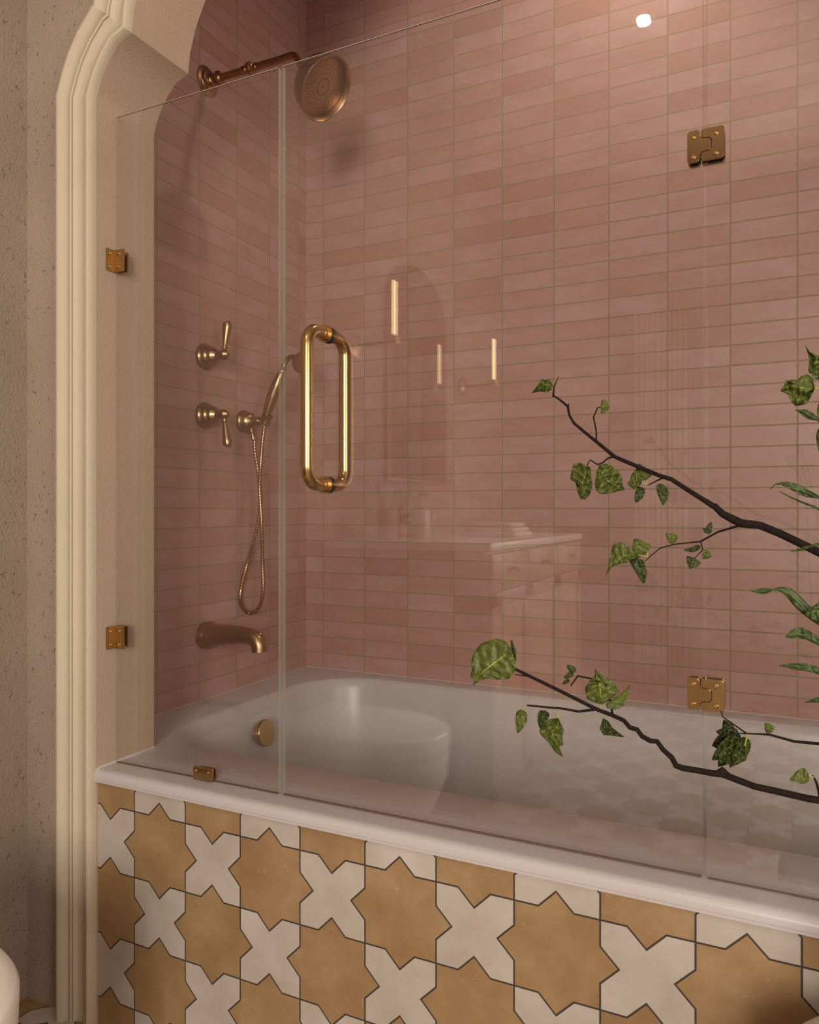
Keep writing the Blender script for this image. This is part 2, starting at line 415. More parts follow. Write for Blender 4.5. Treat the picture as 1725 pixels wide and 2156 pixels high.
# moulding swept round the opening
prof = [(0, 0), (0, .006), (.0005, .013), (.003, .0175), (.006, .019), (.009, .0175), (.0115, .013), (.012, .005), (.0138, .005),
        (.014, .012), (.0155, .0135), (.017, .012), (.0172, .005), (.019, .005), (.0195, .0105), (.022, .0100), (.028, .0065), (.036, .0055), (.044, .0075),
        (.0500, .013), (.0505, .006), (.0535, .006), (.054, .014), (.057, .0155), (.060, .014), (.0605, .006), (.0635, .006),
        (.064, .015), (.067, .0215), (.072, .0265), (.078, .0285), (.084, .0265), (.089, .021), (.092, .013), (.093, 0)]
bm = bmesh.new(); cols = []
A = [Vector(p) for p in arch]
for k, p in enumerate(A):
    d0 = (p-A[k-1]).normalized() if k else (A[1]-p).normalized()
    d1 = (A[k+1]-p).normalized() if k < na-1 else d0
    n0 = Vector((-d0.y, d0.x)); n1 = Vector((-d1.y, d1.x))
    mm = (n0+n1).normalized(); sc_ = 1/max(.35, mm.dot(n0))
    cols.append([bm.verts.new((p.x+mm.x*d*sc_, YF-q, p.y+mm.y*d*sc_)) for d, q in prof])
for c0, c1 in zip(cols, cols[1:]):
    for j in range(len(prof)-1): bm.faces.new((c0[j], c0[j+1], c1[j+1], c1[j]))
bm.faces.new(cols[0]); bm.faces.new(cols[-1])
struct('trim_1', bm, M_TRIM, angle=28)

# ------------------------------------------------------------------ bathtub
tub = empty('bathtub', (XM, 1.65, 0), 'white built-in bathtub with a glossy wide deck behind the star tile panel', 'bathtub')
bm = bmesh.new()
F0 = 1.116
outer = [(XJ, F0), (XR-1.35+2*XM-XJ if False else 2*XM-XJ, F0), (2*XM-XJ, YJ), (XAR-.001, YJ), (XAR-.001, YT-.0008), (XAL+.001, YT-.0008), (XAL+.001, YJ), (XJ, YJ)]
ov = [bm.verts.new((x, y, DECK)) for x, y in outer]
BX0, BX1, BY0, BY1 = -1.315, .475, 1.298, 2.078
def basin(inset, z, r):
    return [(x, y, z) for x, y in rrect(BX0+inset*1.0, BX1-inset*1.6, BY0+inset*.8, BY1-inset*.8, r, 12)]
lev = [(0, DECK, .20), (.004, DECK-.0015, .197), (.010, DECK-.006, .192), (.016, DECK-.014, .187), (.020, DECK-.026, .184), (.030, DECK-.07, .178), (.045, DECK-.15, .165),
       (.060, DECK-.24, .155), (.078, DECK-.33, .14), (.10, DECK-.385, .12), (.14, DECK-.41, .10), (.19, DECK-.418, .08)]
rings = [[bm.verts.new(p) for p in basin(*l)] for l in lev]
es = [bm.edges.new((ov[k], ov[(k+1) % len(ov)])) for k in range(len(ov))]
r0 = rings[0]; es += [bm.edges.new((r0[k], r0[(k+1) % len(r0)])) for k in range(len(r0))]
bmesh.ops.triangle_fill(bm, use_beauty=True, use_dissolve=False, edges=es)
for a_, b_ in zip(rings, rings[1:]):
    for k in range(len(a_)): bm.faces.new((a_[k], a_[(k+1) % len(a_)], b_[(k+1) % len(a_)], b_[k]))
bm.faces.new(rings[-1])
# rolled front lip
lip = [(F0, DECK), (F0-.006, DECK-.0008), (F0-.011, DECK-.003), (F0-.0145, DECK-.0065), (F0-.016, DECK-.011), (F0-.016, DECK-.0185), (F0-.0145, DECK-.0195), (F0-.0145, DECK-.024), (F0+.01, DECK-.024)]
ra = [bm.verts.new((XJ, y, z)) for y, z in lip]; rb = [bm.verts.new((2*XM-XJ, y, z)) for y, z in lip]
for k in range(len(lip)-1): bm.faces.new((ra[k], ra[k+1], rb[k+1], rb[k]))
bm.faces.new(ra[::-1]); bm.faces.new(rb)
o = link('tub_shell', bm, M_TUB, tub, angle=35); off(o, tub)
# caulk bead between deck and jamb / tile
bm = bmesh.new()
tube(bm, [(XJ+.001, F0-.012, DECK-.004), (XJ+.001, F0-.004, DECK+.0005), (XJ+.001, YJ, DECK+.0005)], .0035, 8)
tube(bm, [(XAL+.0005, YJ, DECK), (XAL+.0005, YT-.0005, DECK), (XAR, YT-.0005, DECK)], .0016, 6)
o = link('caulk_bead', bm, M_TUB, tub); off(o, tub)
oc = PX(551, 1543, -1.262)
oc = Vector((-1.262, oc.y, oc.z)); od = Vector((1, 0, .14)).normalized()
bm = bmesh.new(); lathe(bm, [(.030, -.006), (.030, .003), (.0345, .004), (.0350, .006), (.0350, .016), (.0335, .018), (0, .018)], oc, od, 40)
ovf = link('overflow_cover', bm, M_BR, tub); off(ovf, tub); ovf['label'] = 'round brass overflow cover'
bm = bmesh.new(); dpt = Vector((.2, 1.69, DECK-.4175)); lathe(bm, [(.032, 0), (.032, .003), (.02, .004), (0, .004)], dpt, (0, 0, 1), 24)
o = link('drain', bm, M_BR, tub); off(o, tub)

bm = bmesh.new(); bx(bm, XJ, 2*XM-XJ, 1.110, 1.150, 0, DECK-.0245)
tag(link('tub_front_panel', bm, M_STAR, smooth=False), 'front panel of the bathtub tiled in ochre stars and pale crosses', 'tub panel')

# ------------------------------------------------------------------ glass screen
GY0, GY1, GZ0, GZ1 = 1.153, 1.163, DECK+.0015, 1.836
def pane(root, x0, x1, z0, z1):
    bm = bmesh.new(); bx(bm, x0, x1, GY0, GY1, z0, z1, 0); bm.normal_update()
    for f in bm.faces:
        c = f.calc_center_median()
        f.material_index = 0 if abs(f.normal.y) > .5 or c.z < z0+.01 or c.z > z1-.001 or x0+.001 < XJ+.01 > c.x else 1
    o = link('glass_pane', bm, [M_GLASS, M_EDGE], root, smooth=False); off(o, root)
    bm = bmesh.new(); bx(bm, x0+.002, x1-.002, GY0, GY0+.0035, DECK+.0002, z0+.0005, 0)  # thin brown strip along the bottom edge of the pane
    q = link('bottom_strip', bm, M_BOTTOM, root, smooth=False); off(q, root)
    bm = bmesh.new(); bx(bm, x0+.001, x1-.001, GY0+.0002, GY0+.003, z1, z1+.0012, 0)
    q = link('top_edge', bm, M_TOPE, root, smooth=False); off(q, root); return o
def screw(name, root, c, d, r=.0036, mat=None, proot=None):
    bm = bmesh.new(); lathe(bm, [(r, -.001), (r, .0006), (r*.9, .0011), (r*.72, .0013), (r*.45, .0004), (0, .0004)], c, d, 16)
    o = link('screw', bm, mat or M_BR, root); return o
p1 = empty('glass_screen_panel', (-1.03, 1.158, GZ0), 'fixed clear glass panel clamped to the cream jamb, left of the glass door', 'shower screen')
pane(p1, XJ+.003, -.8306, GZ0, GZ1)
def wall_clamp(z0, z1):
    bm = bmesh.new()
    bx(bm, XJ+.0005, XJ+.0045, GY0-.024, GY1+.006, z0, z1, .0012)
    bx(bm, XJ+.0005, XJ+.030, GY0-.0065, GY0-.001, z0, z1, .0015)
    bx(bm, XJ+.0005, XJ+.024, GY1+.001, GY1+.0055, z0+.001, z1-.001, .0015)
    o = link('wall_clamp', bm, M_BR, p1, smooth=False); off(o, p1)
    for z in (z0+.009, z1-.009):
        screw('screw', o, (XJ+.020, GY0-.0065, z), (0, -1, 0), .003); screw('screw', o, (XJ+.0045, GY0-.016, z), (1, 0, 0), .003)
wall_clamp(1.517, 1.562); wall_clamp(.747, .793)
c0 = P(406, 1640, GY0-.008).x; c1 = P(446, 1640, GY0-.008).x
bm = bmesh.new(); bx(bm, c0, c1, GY0-.008, GY0-.001, DECK+.0005, DECK+.0255, .002); bx(bm, c0, c1-.007, GY1+.001, GY1+.006, DECK+.0005, DECK+.0205, .002)
o = link('deck_clamp', bm, M_BR, p1, smooth=False); off(o, p1)
for x in (c0+.008, c1-.008): screw('screw', o, (x, GY0-.008, DECK+.019), (0, -1, 0), .0025)

door = empty('glass_door', (-.47, 1.158, GZ0), 'hinged clear glass door with a tall brass pull handle, right of the jamb panel', 'shower door')
DX0, DX1 = -.8225, -.1055
pane(door, DX0, DX1, GZ0+.001, GZ1)
p3 = empty('glass_screen_panel', (.14, 1.158, GZ0), 'fixed clear glass panel behind the green branches, hinged to the door edge', 'shower screen')
pane(p3, -.1003, 2*XM-XJ-.003, GZ0, GZ1)
# pull handle: two D bars either side of the glass
HX, HZ0, HZ1, HR, HD = -.7305, 1.0745, 1.3405, .0113, .0625
h = None
def dbar(s):
    pts = []; y0 = 1.158; R = .030
    pts.append((HX, y0+s*.006, HZ1)); pts.append((HX, y0+s*(HD-R), HZ1))
    for k in range(1, 9): a = PI/2*k/8; pts.append((HX, y0+s*(HD-R+R*math.sin(a)), HZ1-R+R*math.cos(a)))
    for k in range(0, 9): a = PI/2*k/8; pts.append((HX, y0+s*(HD-R+R*math.cos(a)), HZ0+R-R*math.sin(a)))
    pts.append((HX, y0+s*.006, HZ0))
    bm = bmesh.new(); tube(bm, pts, HR, 32); return bm
h = link('pull_handle', dbar(-1), M_BR, door); off(h, door); h['label'] = 'brass D shaped pull bar on the room side'
h2 = link('pull_handle', dbar(1), M_BR, door); off(h2, door); h2['label'] = 'brass D shaped pull bar on the tub side'
for z in (HZ0, HZ1):
    bm = bmesh.new(); lathe(bm, [(HR, .004), (HR+.0012, .004), (HR+.0012, .016), (HR, .0162), (HR, .004)], (HX, GY0, z), (0, -1, 0), 32)
    lathe(bm, [(HR-.001, .001), (HR+.0045, .001), (HR+.0045, .004), (HR-.001, .004)], (HX, GY0, z), (0, -1, 0), 32)
    link('collar', bm, M_BR, h)
    bm = bmesh.new(); lathe(bm, [(HR-.001, .0002), (HR+.0035, .0002), (HR+.0035, .0028), (HR-.001, .0028)], (HX, GY1, z), (0, 1, 0), 32)
    link('gasket', bm, M_RUB, h2)
    bm = bmesh.new(); lathe(bm, [(HR-.001, .003), (HR+.0030, .003), (HR+.0030, .006), (HR-.001, .006)], (HX, GY1, z), (0, 1, 0), 32)
    link('collar', bm, M_BR, h2)
# hinges
def hinge(zc, mat):
    H = .0222; xl, xm, xr, xt = -.1257, -.1080, -.0770, -.0935
    def leafL():
        r = .004; t = .0088
        return arc_poly([(xl, -H), (xm-.0009, -H), (xm-.0009, -t), (xt-.0006, -t), (xt-.0006, t), (xm-.0009, t), (xm-.0009, H), (xl, H)], r)
    def leafR():
        r = .004; t = .0097
        return arc_poly([(xm+.0003, -H), (xr, -H), (xr, H), (xm+.0003, H), (xm+.0003, t), (xt+.0005, t), (xt+.0005, -t), (xm+.0003, -t)], r)
    bm = bmesh.new()
    for s, y in ((-1, GY0-.001), (1, GY1+.001)):
        for pl in (leafL(), leafR()):
            prism(bm, pl, lambda u, v, k: Vector((u, y+s*k, zc+v)), 0, .0042, .0009)
    tube(bm, [(-.1022, 1.158, zc-H-.0015), (-.1022, 1.158, zc+H+.0015)], .0032, 14)
    o = link('hinge', bm, mat, door, smooth=False); off(o, door)
    for x in (xl+.0085, xr-.0105):
        for z in (-.0145, .0135): screw('screw', o, (x, GY0-.0052, zc+z), (0, -1, 0), .0034)
def arc_poly(pts, r, seg=5):
    out = []; n = len(pts)
    for k in range(n):
        p = Vector(pts[k]); a = Vector(pts[k-1])-p; b = Vector(pts[(k+1) % n])-p
        rr = min(r, a.length*.45, b.length*.45); a.normalize(); b.normalize()
        q0 = p+a*rr; q1 = p+b*rr; c = p+(a+b)*rr
        a0 = math.atan2(q0.y-c.y, q0.x-c.x); a1 = math.atan2(q1.y-c.y, q1.x-c.x); d = (a1-a0+PI) % (2*PI)-PI
        for j in range(seg+1): t = a0+d*j/seg; out.append((c.x+rr*math.cos(t), c.y+rr*math.sin(t)))
    return out
hz1 = (P(1463, 277, GY0).z+P(1463, 346, GY0).z)/2; hz2 = (P(1463, 1426, GY0).z+P(1463, 1493.5, GY0).z)/2
hinge(hz1, m_brass('brass darkened against glare', (.34, .22, .115), .15)); hinge(hz2, M_BR)  # upper hinge: same brass, its dim reflection put into the colour

# ------------------------------------------------------------------ brass fittings on the left tiled wall
XW = XAL
def on_wall(px, py): return PX(px, py, XW)
# shower head
f = on_wall(436, 172); FYs = f.y
sh = empty('wall_shower', f, 'large round bronze shower head on a bent arm high on the pink tiled wall', 'shower head')
def Q(px, py, Y=None): return P(px, py, Y or FYs)
d_arm = Vector((1, 0, 0))
bm = bmesh.new(); lathe(bm, [(.0405, 0), (.0405, .002), (.037, .0045), (.030, .006), (.0275, .008), (.026, .013), (.020, .016), (.0175, .018), (.0185, .022), (.014, .026), (.013, .032), (.017, .036), (.0185, .042), (.017, .048), (.0125, .052), (.0125, .055)], f+Vector((-.0005, 0, 0)), d_arm, 40)
o = link('flange', bm, M_BRP, sh); off(o, sh)
pa = f+Vector((.045, 0, 0)); pb = Q(606, 121)
pb = Vector((pb.x, FYs, pb.z))
ctrl = [pa, pa.lerp(pb, .5), pb]
hc = Q(685, 186)            # centre of spray face
pn = Q(640, 137)
fn = Vector((.771, -.02, -.632)).normalized()
arm_pts = [pa, pa.lerp(pb, .33), pa.lerp(pb, .66), pa.lerp(pb, .93)]
bend = spline([pa.lerp(pb, .90), pb+Vector((.008, 0, .001)), Q(624, 121), hc-fn*.072], 6)
bm = bmesh.new(); tube(bm, arm_pts[:3]+bend, .0093, 24); o = link('arm', bm, M_BRP, sh); off(o, sh)
cc = Q(527, 144); ax = (pb-pa).normalized(); cc = pa+ax*(cc-pa).dot(ax)
bm = bmesh.new(); lathe(bm, [(.0098, -.026), (.0112, -.025), (.0112, -.019), (.0104, -.018), (.0104, -.014), (.0122, -.013), (.0122, -.011), (.0105, -.009), (.0165, -.004), (.0172, 0), (.0165, .004), (.0108, .008), (.0128, .0095), (.0128, .012), (.0105, .013), (.0108, .022), (.0098, .023)], cc, ax, 28)
o = link('arm_collar', bm, M_BRP, sh); off(o, sh)
SHN = fn
R = .0695
bm = bmesh.new()
lathe(bm, [(.012, -.082), (.015, -.078), (.015, -.070), (.020, -.066), (.038, -.061), (.056, -.053), (.067, -.042), (.074, -.029), (.0775, -.014), (.079, -.002), (.0815, .000), (.082, .004), (.081, .0065), (.0785, .0065), (.076, .002), (.0735, -.006), (.0725, -.011), (.0, -.011)], hc, fn, 56)
hd = link('head', bm, M_BRD, sh); off(hd, sh)
bm = bmesh.new(); lathe(bm, [(.0, -.0105), (.0705, -.0105), (.0712, -.009), (.070, -.0082), (.0, -.0082)], hc, fn, 48)
fp = link('spray_plate', bm, M_BRD, hd)
a_, b_ = frame_of(fn); bm = bmesh.new()
for rr, nn in ((.0195, 34), (.0325, 32), (.0425, 32), (.0525, 32)):
    for k in range(nn):
        t = 2*PI*k/nn+rr*40; c = hc+(a_*math.cos(t)+b_*math.sin(t))*rr
        lathe(bm, [(.0015, -.009), (.0015, -.0079), (0, -.0079)], c, fn, 8)
lathe(bm, [(.0030, -.009), (.0030, -.0078), (.0019, -.0078), (.0019, -.0082)], hc, fn, 14)
o = link('nozzle_ring', bm, M_DARK, hd); o['kind'] = 'stuff'

# valves
def valve(px, py, up, label):
    b = on_wall(px, py); r = empty('shower_valve', b, label, 'valve', 'lever valves on the pink tiled wall')
    bm = bmesh.new(); lathe(bm, [(.0355, 0), (.0358, .007), (.0345, .010), (.031, .013), (.030, .019), (.027, .026), (.024, .029), (.0235, .034), (.020, .041), (.014, .046), (.0125, .050), (.0125, .060)], b+Vector((-.0005, 0, 0)), (1, 0, 0), 40)
    o = link('escutcheon', bm, M_BRP, r); off(o, r)
    hb = b+Vector((.068, 0, 0))
    bm = bmesh.new(); lathe(bm, [(0, -.014), (.007, -.013), (.0125, -.008), (.0145, 0), (.013, .007), (.009, .011), (.0085, .013), (.006, .016), (0, .018)], hb, (1, 0, 0), 28)
    o = link('hub', bm, M_BRP, r); off(o, r)
    s = 1 if up else -1; d = Vector((.12, .05, s)).normalized()
    bm = bmesh.new(); lathe(bm, [(.0075, .006), (.006, .016), (.009, .0175), (.009, .020), (.0055, .022), (.0064, .026), (.0092, .045), (.0120, .066), (.0136, .077), (.0120, .084), (.0066, .088), (.0038, .089), (.0050, .091), (.0050, .0935), (0, .0955)], hb, d, 24)
    o = link('lever', bm, M_BRP, r); off(o, r)
valve(430, 751, True, 'upper brass shower valve, its lever handle pointing straight up')
valve(430, 875, False, 'lower brass shower valve, its lever handle hanging straight down')

# hand shower outlet + holder
b = on_wall(513, 888); HY = b.y
ho = empty('hand_shower_holder', b, 'round brass wall outlet holding the hand shower beside the lower valve', 'shower holder')
bm = bmesh.new(); lathe(bm, [(.0335, 0), (.034, .006), (.0325, .009), (.030, .012), (.0285, .020), (.024, .030), (.017, .036), (.0125, .039), (.0115, .046), (.0125, .050), (.0125, .058), (.009, .061), (0, .061)], b+Vector((-.0005, 0, 0)), (1, 0, 0), 40)
o = link('escutcheon', bm, M_BRP, ho); off(o, ho)
n0 = b+Vector((.028, 0, -.022)); n1 = b+Vector((.036, 0, -.052))
bm = bmesh.new(); lathe(bm, [(.0088, 0), (.0088, .012), (.0066, .014), (.0066, .030), (.0055, .034)], n0, n1-n0, 20)
o = link('hose_outlet', bm, M_BRP, ho); off(o, ho)
cr = P(560, 884, HY)
bm = bmesh.new(); tube(bm, [b+Vector((.056, 0, 0)), cr+Vector((-.010, 0, 0))], [.0055, .0045], 14)
hax = (P(596, 790, HY)-P(560, 884, HY)).normalized()
lathe(bm, [(.0145, -.016), (.0155, -.006), (.0155, .012), (.017, .014), (.017, .017), (.013, .017), (.0125, -.016), (.0145, -.016)], cr, hax, 28)
o = link('cradle', bm, M_BRP, ho); off(o, ho)
# hand shower
hs = empty('hand_shower', cr, 'brass hand shower resting in the wall holder, with a looping metal hose', 'hand shower')
def H(px, py): return P(px, py, HY)
hp = spline([H(557, 893), H(563, 868), H(573, 838), H(585, 806), H(594, 783), H(602, 762), H(611, 752), H(621, 750)], 9)
nH = len(hp); rad = []
def hprof(t):
    K = [(0, .0075), (.10, .0105), (.20, .0150), (.30, .0172), (.40, .0165), (.50, .0135), (.56, .0105), (.58, .0125), (.60, .0095), (.62, .0115), (.64, .0085), (.66, .0070), (1, .0060)]
    for (a, ra_), (b_, rb_) in zip(K, K[1:]):
        if t <= b_: return ra_+(rb_-ra_)*(t-a)/(b_-a)
    return .006
for k in range(nH):
    t = k/(nH-1)
    rad.append(hprof(t))
bm = bmesh.new(); tube(bm, hp, rad, 24); o = link('handle', bm, M_BRP, hs); off(o, hs)
hh = H(636, 763); hfn = Vector((.93, -.12, -.36)).normalized()
bm = bmesh.new(); lathe(bm, [(.007, -.034), (.010, -.028), (.016, -.022), (.024, -.015), (.029, -.008), (.0315, -.002), (.0315, .003), (.029, .004), (0, .002)], hh, hfn, 36)
o = link('spray_head', bm, M_BRD, hs); off(o, hs)
def H(px, py):                        # keep the hose just off the wall face
    return P(px, py, min(HY, 1.4215/abs(ratio(px))))
hosec = [n1+Vector((.004, 0, -.006)), H(537, 950), H(546, 1010), H(549, 1060), H(537, 1130), H(520, 1190), H(507, 1245), H(509, 1275), H(526, 1291), H(545, 1280), H(554, 1245), H(553, 1180), H(551, 1100), H(547, 1030), H(549, 980), H(553, 930), H(557, 897)]
for k in (3, 4): hosec[k].x += .0; 
for k in (13, 12): hosec[k] = hosec[k]*.994+Vector((0, 0, CZ*.006))
hl = spline(hosec, 30); rr = []
# resample evenly
L = [0]
for a1, a2 in zip(hl, hl[1:]): L.append(L[-1]+(a2-a1).length)
tot = L[-1]; step = .00125; pts = []; j = 0; s_ = 0
while s_ < tot:
    while L[j+1] < s_: j += 1
    t = (s_-L[j])/max(1e-9, L[j+1]-L[j]); pts.append(hl[j].lerp(hl[j+1], t)); s_ += step
rr = [.0064 if (k % 7) in (1, 2, 3, 4) else .0043 for k in range(len(pts))]
bm = bmesh.new(); tube(bm, pts, rr, 12); o = link('hose', bm, M_BRP, hs); off(o, hs)

# tub spout
b = on_wall(432, 1337); SY = b.y
sp = empty('tub_spout', b, 'curved bronze tub spout with a small diverter knob over the tub end', 'spout')
bm = bmesh.new(); lathe(bm, [(.0375, 0), (.0375, .016), (.0365, .018), (.034, .018)], b+Vector((-.0005, 0, 0)), (1, 0, 0), 44)
o = link('base_ring', bm, M_BRD, sp); off(o, sp)
def S(px, py): return P(px, py, SY)
sk = [b+Vector((.014, 0, 0)), S(455, 1336.5), S(480, 1336), S(508, 1337.5), S(528, 1341), S(541, 1349), S(546, 1359), S(547, 1372)]
sr = [.0350, .0300, .0262, .0232, .0218, .0212, .0212, .0216]
spts = spline(sk, 6); ns = len(spts); rad = []
for k in range(ns):
    t = k/6; i = min(int(t), len(sr)-2); rad.append(sr[i]+(sr[i+1]-sr[i])*(t-i))
bm = bmesh.new(); tube(bm, spts, rad, 36); o = link('spout_body', bm, M_BRD, sp); off(o, sp)
kb = S(549, 1338)
bm = bmesh.new(); lathe(bm, [(.0028, -.014), (.0028, 0), (.0042, .001), (.0048, .004), (.0040, .0065), (0, .0075)], kb, (0, 0, 1), 18)
o = link('diverter_knob', bm, M_BRP, sp); off(o, sp)

# ------------------------------------------------------------------ branches
def resample(pts, n):
    L = [0]
    for a1, a2 in zip(pts, pts[1:]): L.append(L[-1]+(Vector(a2)-Vector(a1)).length)
    out = []; j = 0
    for k in range(n):
        s = L[-1]*k/(n-1)
        while j < len(L)-2 and L[j+1] < s: j += 1
        t = (s-L[j])/max(1e-9, L[j+1]-L[j]); out.append(Vector(pts[j]).lerp(Vector(pts[j+1]), min(1, t)))
    return out
def leafmesh(left, mid, right, Y, fold=.25, crump=.003, seed=0, slope=(0, 0), nv=22, nu=6, serr=0.0):
    """left / mid / right: outline halves and midrib, base to tip, in picture coordinates at depth Y"""
    Lp, Mp, Rp = (resample(q, nv) for q in (left, mid, right))
    bm = bmesh.new(); uvl = bm.loops.layers.uv.new('UVMap'); g = []; uv = {}
    m0 = Mp[0]
    for i in range(nv):
        row = []
        for j in range(-nu, nu+1):
            e = Lp[i] if j < 0 else Rp[i]; t = abs(j)/nu
            q = Mp[i].lerp(e, t)
            if abs(j) == nu and serr and i % 2: q = Mp[i].lerp(e, 1-serr)
            wd = (e-Mp[i]).length*t*Y/FPX
            dy = fold*wd*(1 if j < 0 else .7) + slope[0]*(q.x-m0.x)*Y/FPX + slope[1]*(q.y-m0.y)*Y/FPX
            dy += crump*noise.noise(Vector((i*.35+seed*7.1, j*.45, seed)))*2
            dy += crump*.3*math.sin(i*1.3+seed+abs(j)*.5)*t
            v = bm.verts.new(P(q.x, q.y, Y+dy)); uv[v] = (.5+.5*j/nu, i/(nv-1)); row.append(v)
        g.append(row)
    for r0, r1 in zip(g, g[1:]):
        for k in range(len(r0)-1):
            f = bm.faces.new((r0[k], r0[k+1], r1[k+1], r1[k]))
            for lp in f.loops: lp[uvl].uv = uv[lp.vert]
    return bm
def leaf(root, left, mid, right, Y, mat=None, pet=None, **k):
    bm = leafmesh(left, mid, right, Y, **k)
    me_mat = mat or M_GREEN
    me = bpy.data.meshes.new('leaf')
    bm.to_mesh(me); bm.free(); me.materials.append(me_mat)
    me.polygons.foreach_set('use_smooth', [True]*len(me.polygons))
    o = bpy.data.objects.new('leaf', me); COL.objects.link(o); o.parent = root; off(o, root)
    sm = o.modifiers.new('thick', 'SOLIDIFY'); sm.thickness = .0004; sm.offset = 0
    if pet:
        bm = bmesh.new(); pr = pet[0]; tube(bm, [P(x, y, Y) for x, y in pet[1:]], pr, 8)
        link('petiole', bm, M_PET, o)
    return o
def oleaf(root, base, tip, width, Y, mat=None, bend=0, asym=0, heart=.32, **k):
    """pointed oval leaf from base to tip, width and bend in picture pixels"""
    b, t = Vector(base), Vector(tip); d = t-b; nn = Vector((-d.y, d.x)).normalized()
    L_, M_, R_ = [], [], []
    for i in range(15):
        s = i/14; c = b+d*s+nn*bend*math.sin(PI*s)
        wv = width*.5*(math.sin(PI*min(1, s**(heart*2))) if False else (s**heart)*(1-s)**(.85)/((heart/(heart+.85))**heart*(.85/(heart+.85))**.85))
        L_.append(c+nn*wv*(1+asym)); M_.append(c); R_.append(c-nn*wv*(1-asym))
    return leaf(root, L_, M_, R_, Y, mat, **k)
def Yf(y0, x0, y1, x1): return lambda x: y0+(y1-y0)*(x-x0)/(x1-x0)
def stem(root, name, pts, rads, Yfun, n=10, tail=None, mat=None):
    pp = [P(x, y, Yfun(x)) for x, y in pts]
    if tail: pp += [Vector(q) for q in tail]; rads = list(rads)+[rads[-1]]*len(tail)
    bm = bmesh.new(); tube(bm, pp, rads, n); o = link(name, bm, mat or M_BARK, root, angle=60); off(o, root); return o
VM = Vector((.165, .80, .70))
# A: upper branch
yA = Yf(.804, 1165, .80, 1725)
A_ = empty('leafy_branch', VM, 'upper dark forked branch with broad leaves, reaching left across the glass from the right', 'branch')
stem(A_, 'twig', [(1166, 833), (1181, 843), (1196, 856), (1199, 874), (1209, 891), (1234, 912), (1260, 933), (1294, 961), (1307, 967), (1345, 983), (1388, 1001), (1414, 1009), (1440, 1026), (1478, 1050), (1507, 1068), (1522, 1082), (1541, 1092), (1562, 1102), (1582, 1104), (1600, 1106), (1640, 1122), (1690, 1146), (1725, 1163), (1760, 1182)],
     [.0009, .0012, .0014, .0012, .0015, .0016, .0018, .0020, .0021, .0021, .0022, .0023, .0023, .0025, .0030, .0036, .0040, .0042, .0040, .0038, .0038, .0038, .0040, .0042], yA, 10,
     [(.10, .80, .90), (.15, .80, .77), (.165, .80, .62)])
stem(A_, 'twig', [(1165, 836), (1167, 815), (1172, 803), (1177, 792)], [.0012, .0008, .0006, .0002], yA, 8)
stem(A_, 'twig', [(1196, 858), (1197.5, 850)], [.0012, .0008], yA, 6)
stem(A_, 'twig', [(1256, 929), (1256, 908), (1250, 878), (1259, 858), (1266, 857)], [.0009, .0008, .0008, .0007, .0007], yA, 8)
stem(A_, 'twig', [(1294, 961), (1280, 965), (1270, 974), (1258, 978), (1243, 968), (1236, 980)], [.0011, .0009, .0008, .0008, .0007, .0006], yA, 8)
stem(A_, 'twig', [(1396, 1006), (1380, 1014), (1363, 1022)], [.0010, .0007, .0005], yA, 8)
stem(A_, 'twig', [(1562, 1105), (1535, 1113), (1512, 1120), (1476, 1140), (1450, 1143), (1420, 1146), (1391, 1154), (1372, 1169), (1358, 1182)], [.0014, .0011, .0010, .0009, .0007, .0006, .0006, .0005, .0004], yA, 8)
stem(A_, 'twig', [(1476, 1140), (1480, 1158), (1463, 1175)], [.0006, .0006, .0004], yA, 8)
stem(A_, 'knot', [(1503, 1070), (1508, 1064), (1514, 1069)], [.0014, .0024, .0016], yA, 8)
Lf = lambda *a, **k: leaf(A_, *a, **k)
# curled tip leaf
Lf([(1165, 812), (1157, 797), (1148, 800), (1140, 797)], [(1162, 818), (1155, 812), (1146, 808), (1138, 803)], [(1160, 822), (1150, 826), (1137, 820), (1120, 828)], .80, seed=1, crump=.004, fold=.5)
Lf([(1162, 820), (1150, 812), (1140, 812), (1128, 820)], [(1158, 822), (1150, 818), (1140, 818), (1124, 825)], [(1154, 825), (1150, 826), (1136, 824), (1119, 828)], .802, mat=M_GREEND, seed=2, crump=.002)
oleaf(A_, (1265, 858), (1284, 858), 30, .80, heart=.25, bend=-3, seed=3, crump=.001)
# two broad hanging leaves
Lf([(1237, 984), (1222, 973), (1207, 976), (1201, 1000), (1201, 1010), (1211, 1012), (1216, 1036), (1222, 1051)], [(1235, 984), (1233, 1000), (1227, 1016), (1227, 1030), (1231, 1051)],
   [(1239, 980), (1244, 985), (1246, 1005), (1249, 1023), (1243, 1040), (1233, 1052)], .80, seed=4, crump=.007, fold=.3, serr=.08, nv=30)
Lf([(1261, 980), (1255, 1000), (1252, 1020), (1257, 1037), (1267, 1041), (1279, 1040), (1300, 1035), (1313, 1032)], [(1262, 982), (1270, 1000), (1280, 1012), (1296, 1022), (1316, 1031)],
   [(1262, 978), (1272, 976), (1284, 977), (1300, 988), (1311, 1004), (1311, 1020), (1316, 1031)], .80, seed=5, crump=.005, fold=.2, serr=.06, nv=30)
Lf([(1352, 1015), (1348, 1000), (1337, 990), (1330, 1000), (1326, 1014), (1321, 1017)], [(1352, 1015), (1340, 1012), (1330, 1014), (1322, 1018)], [(1352, 1015), (1346, 1027), (1336, 1029), (1328, 1026), (1324, 1021)], .80,
   seed=6, crump=.004, pet=(.0004, (1363, 1022), (1352, 1014)))
oleaf(A_, (1353, 1026), (1339, 1059), 20, .802, mat=M_GREEND, seed=7, heart=.5, crump=.002)
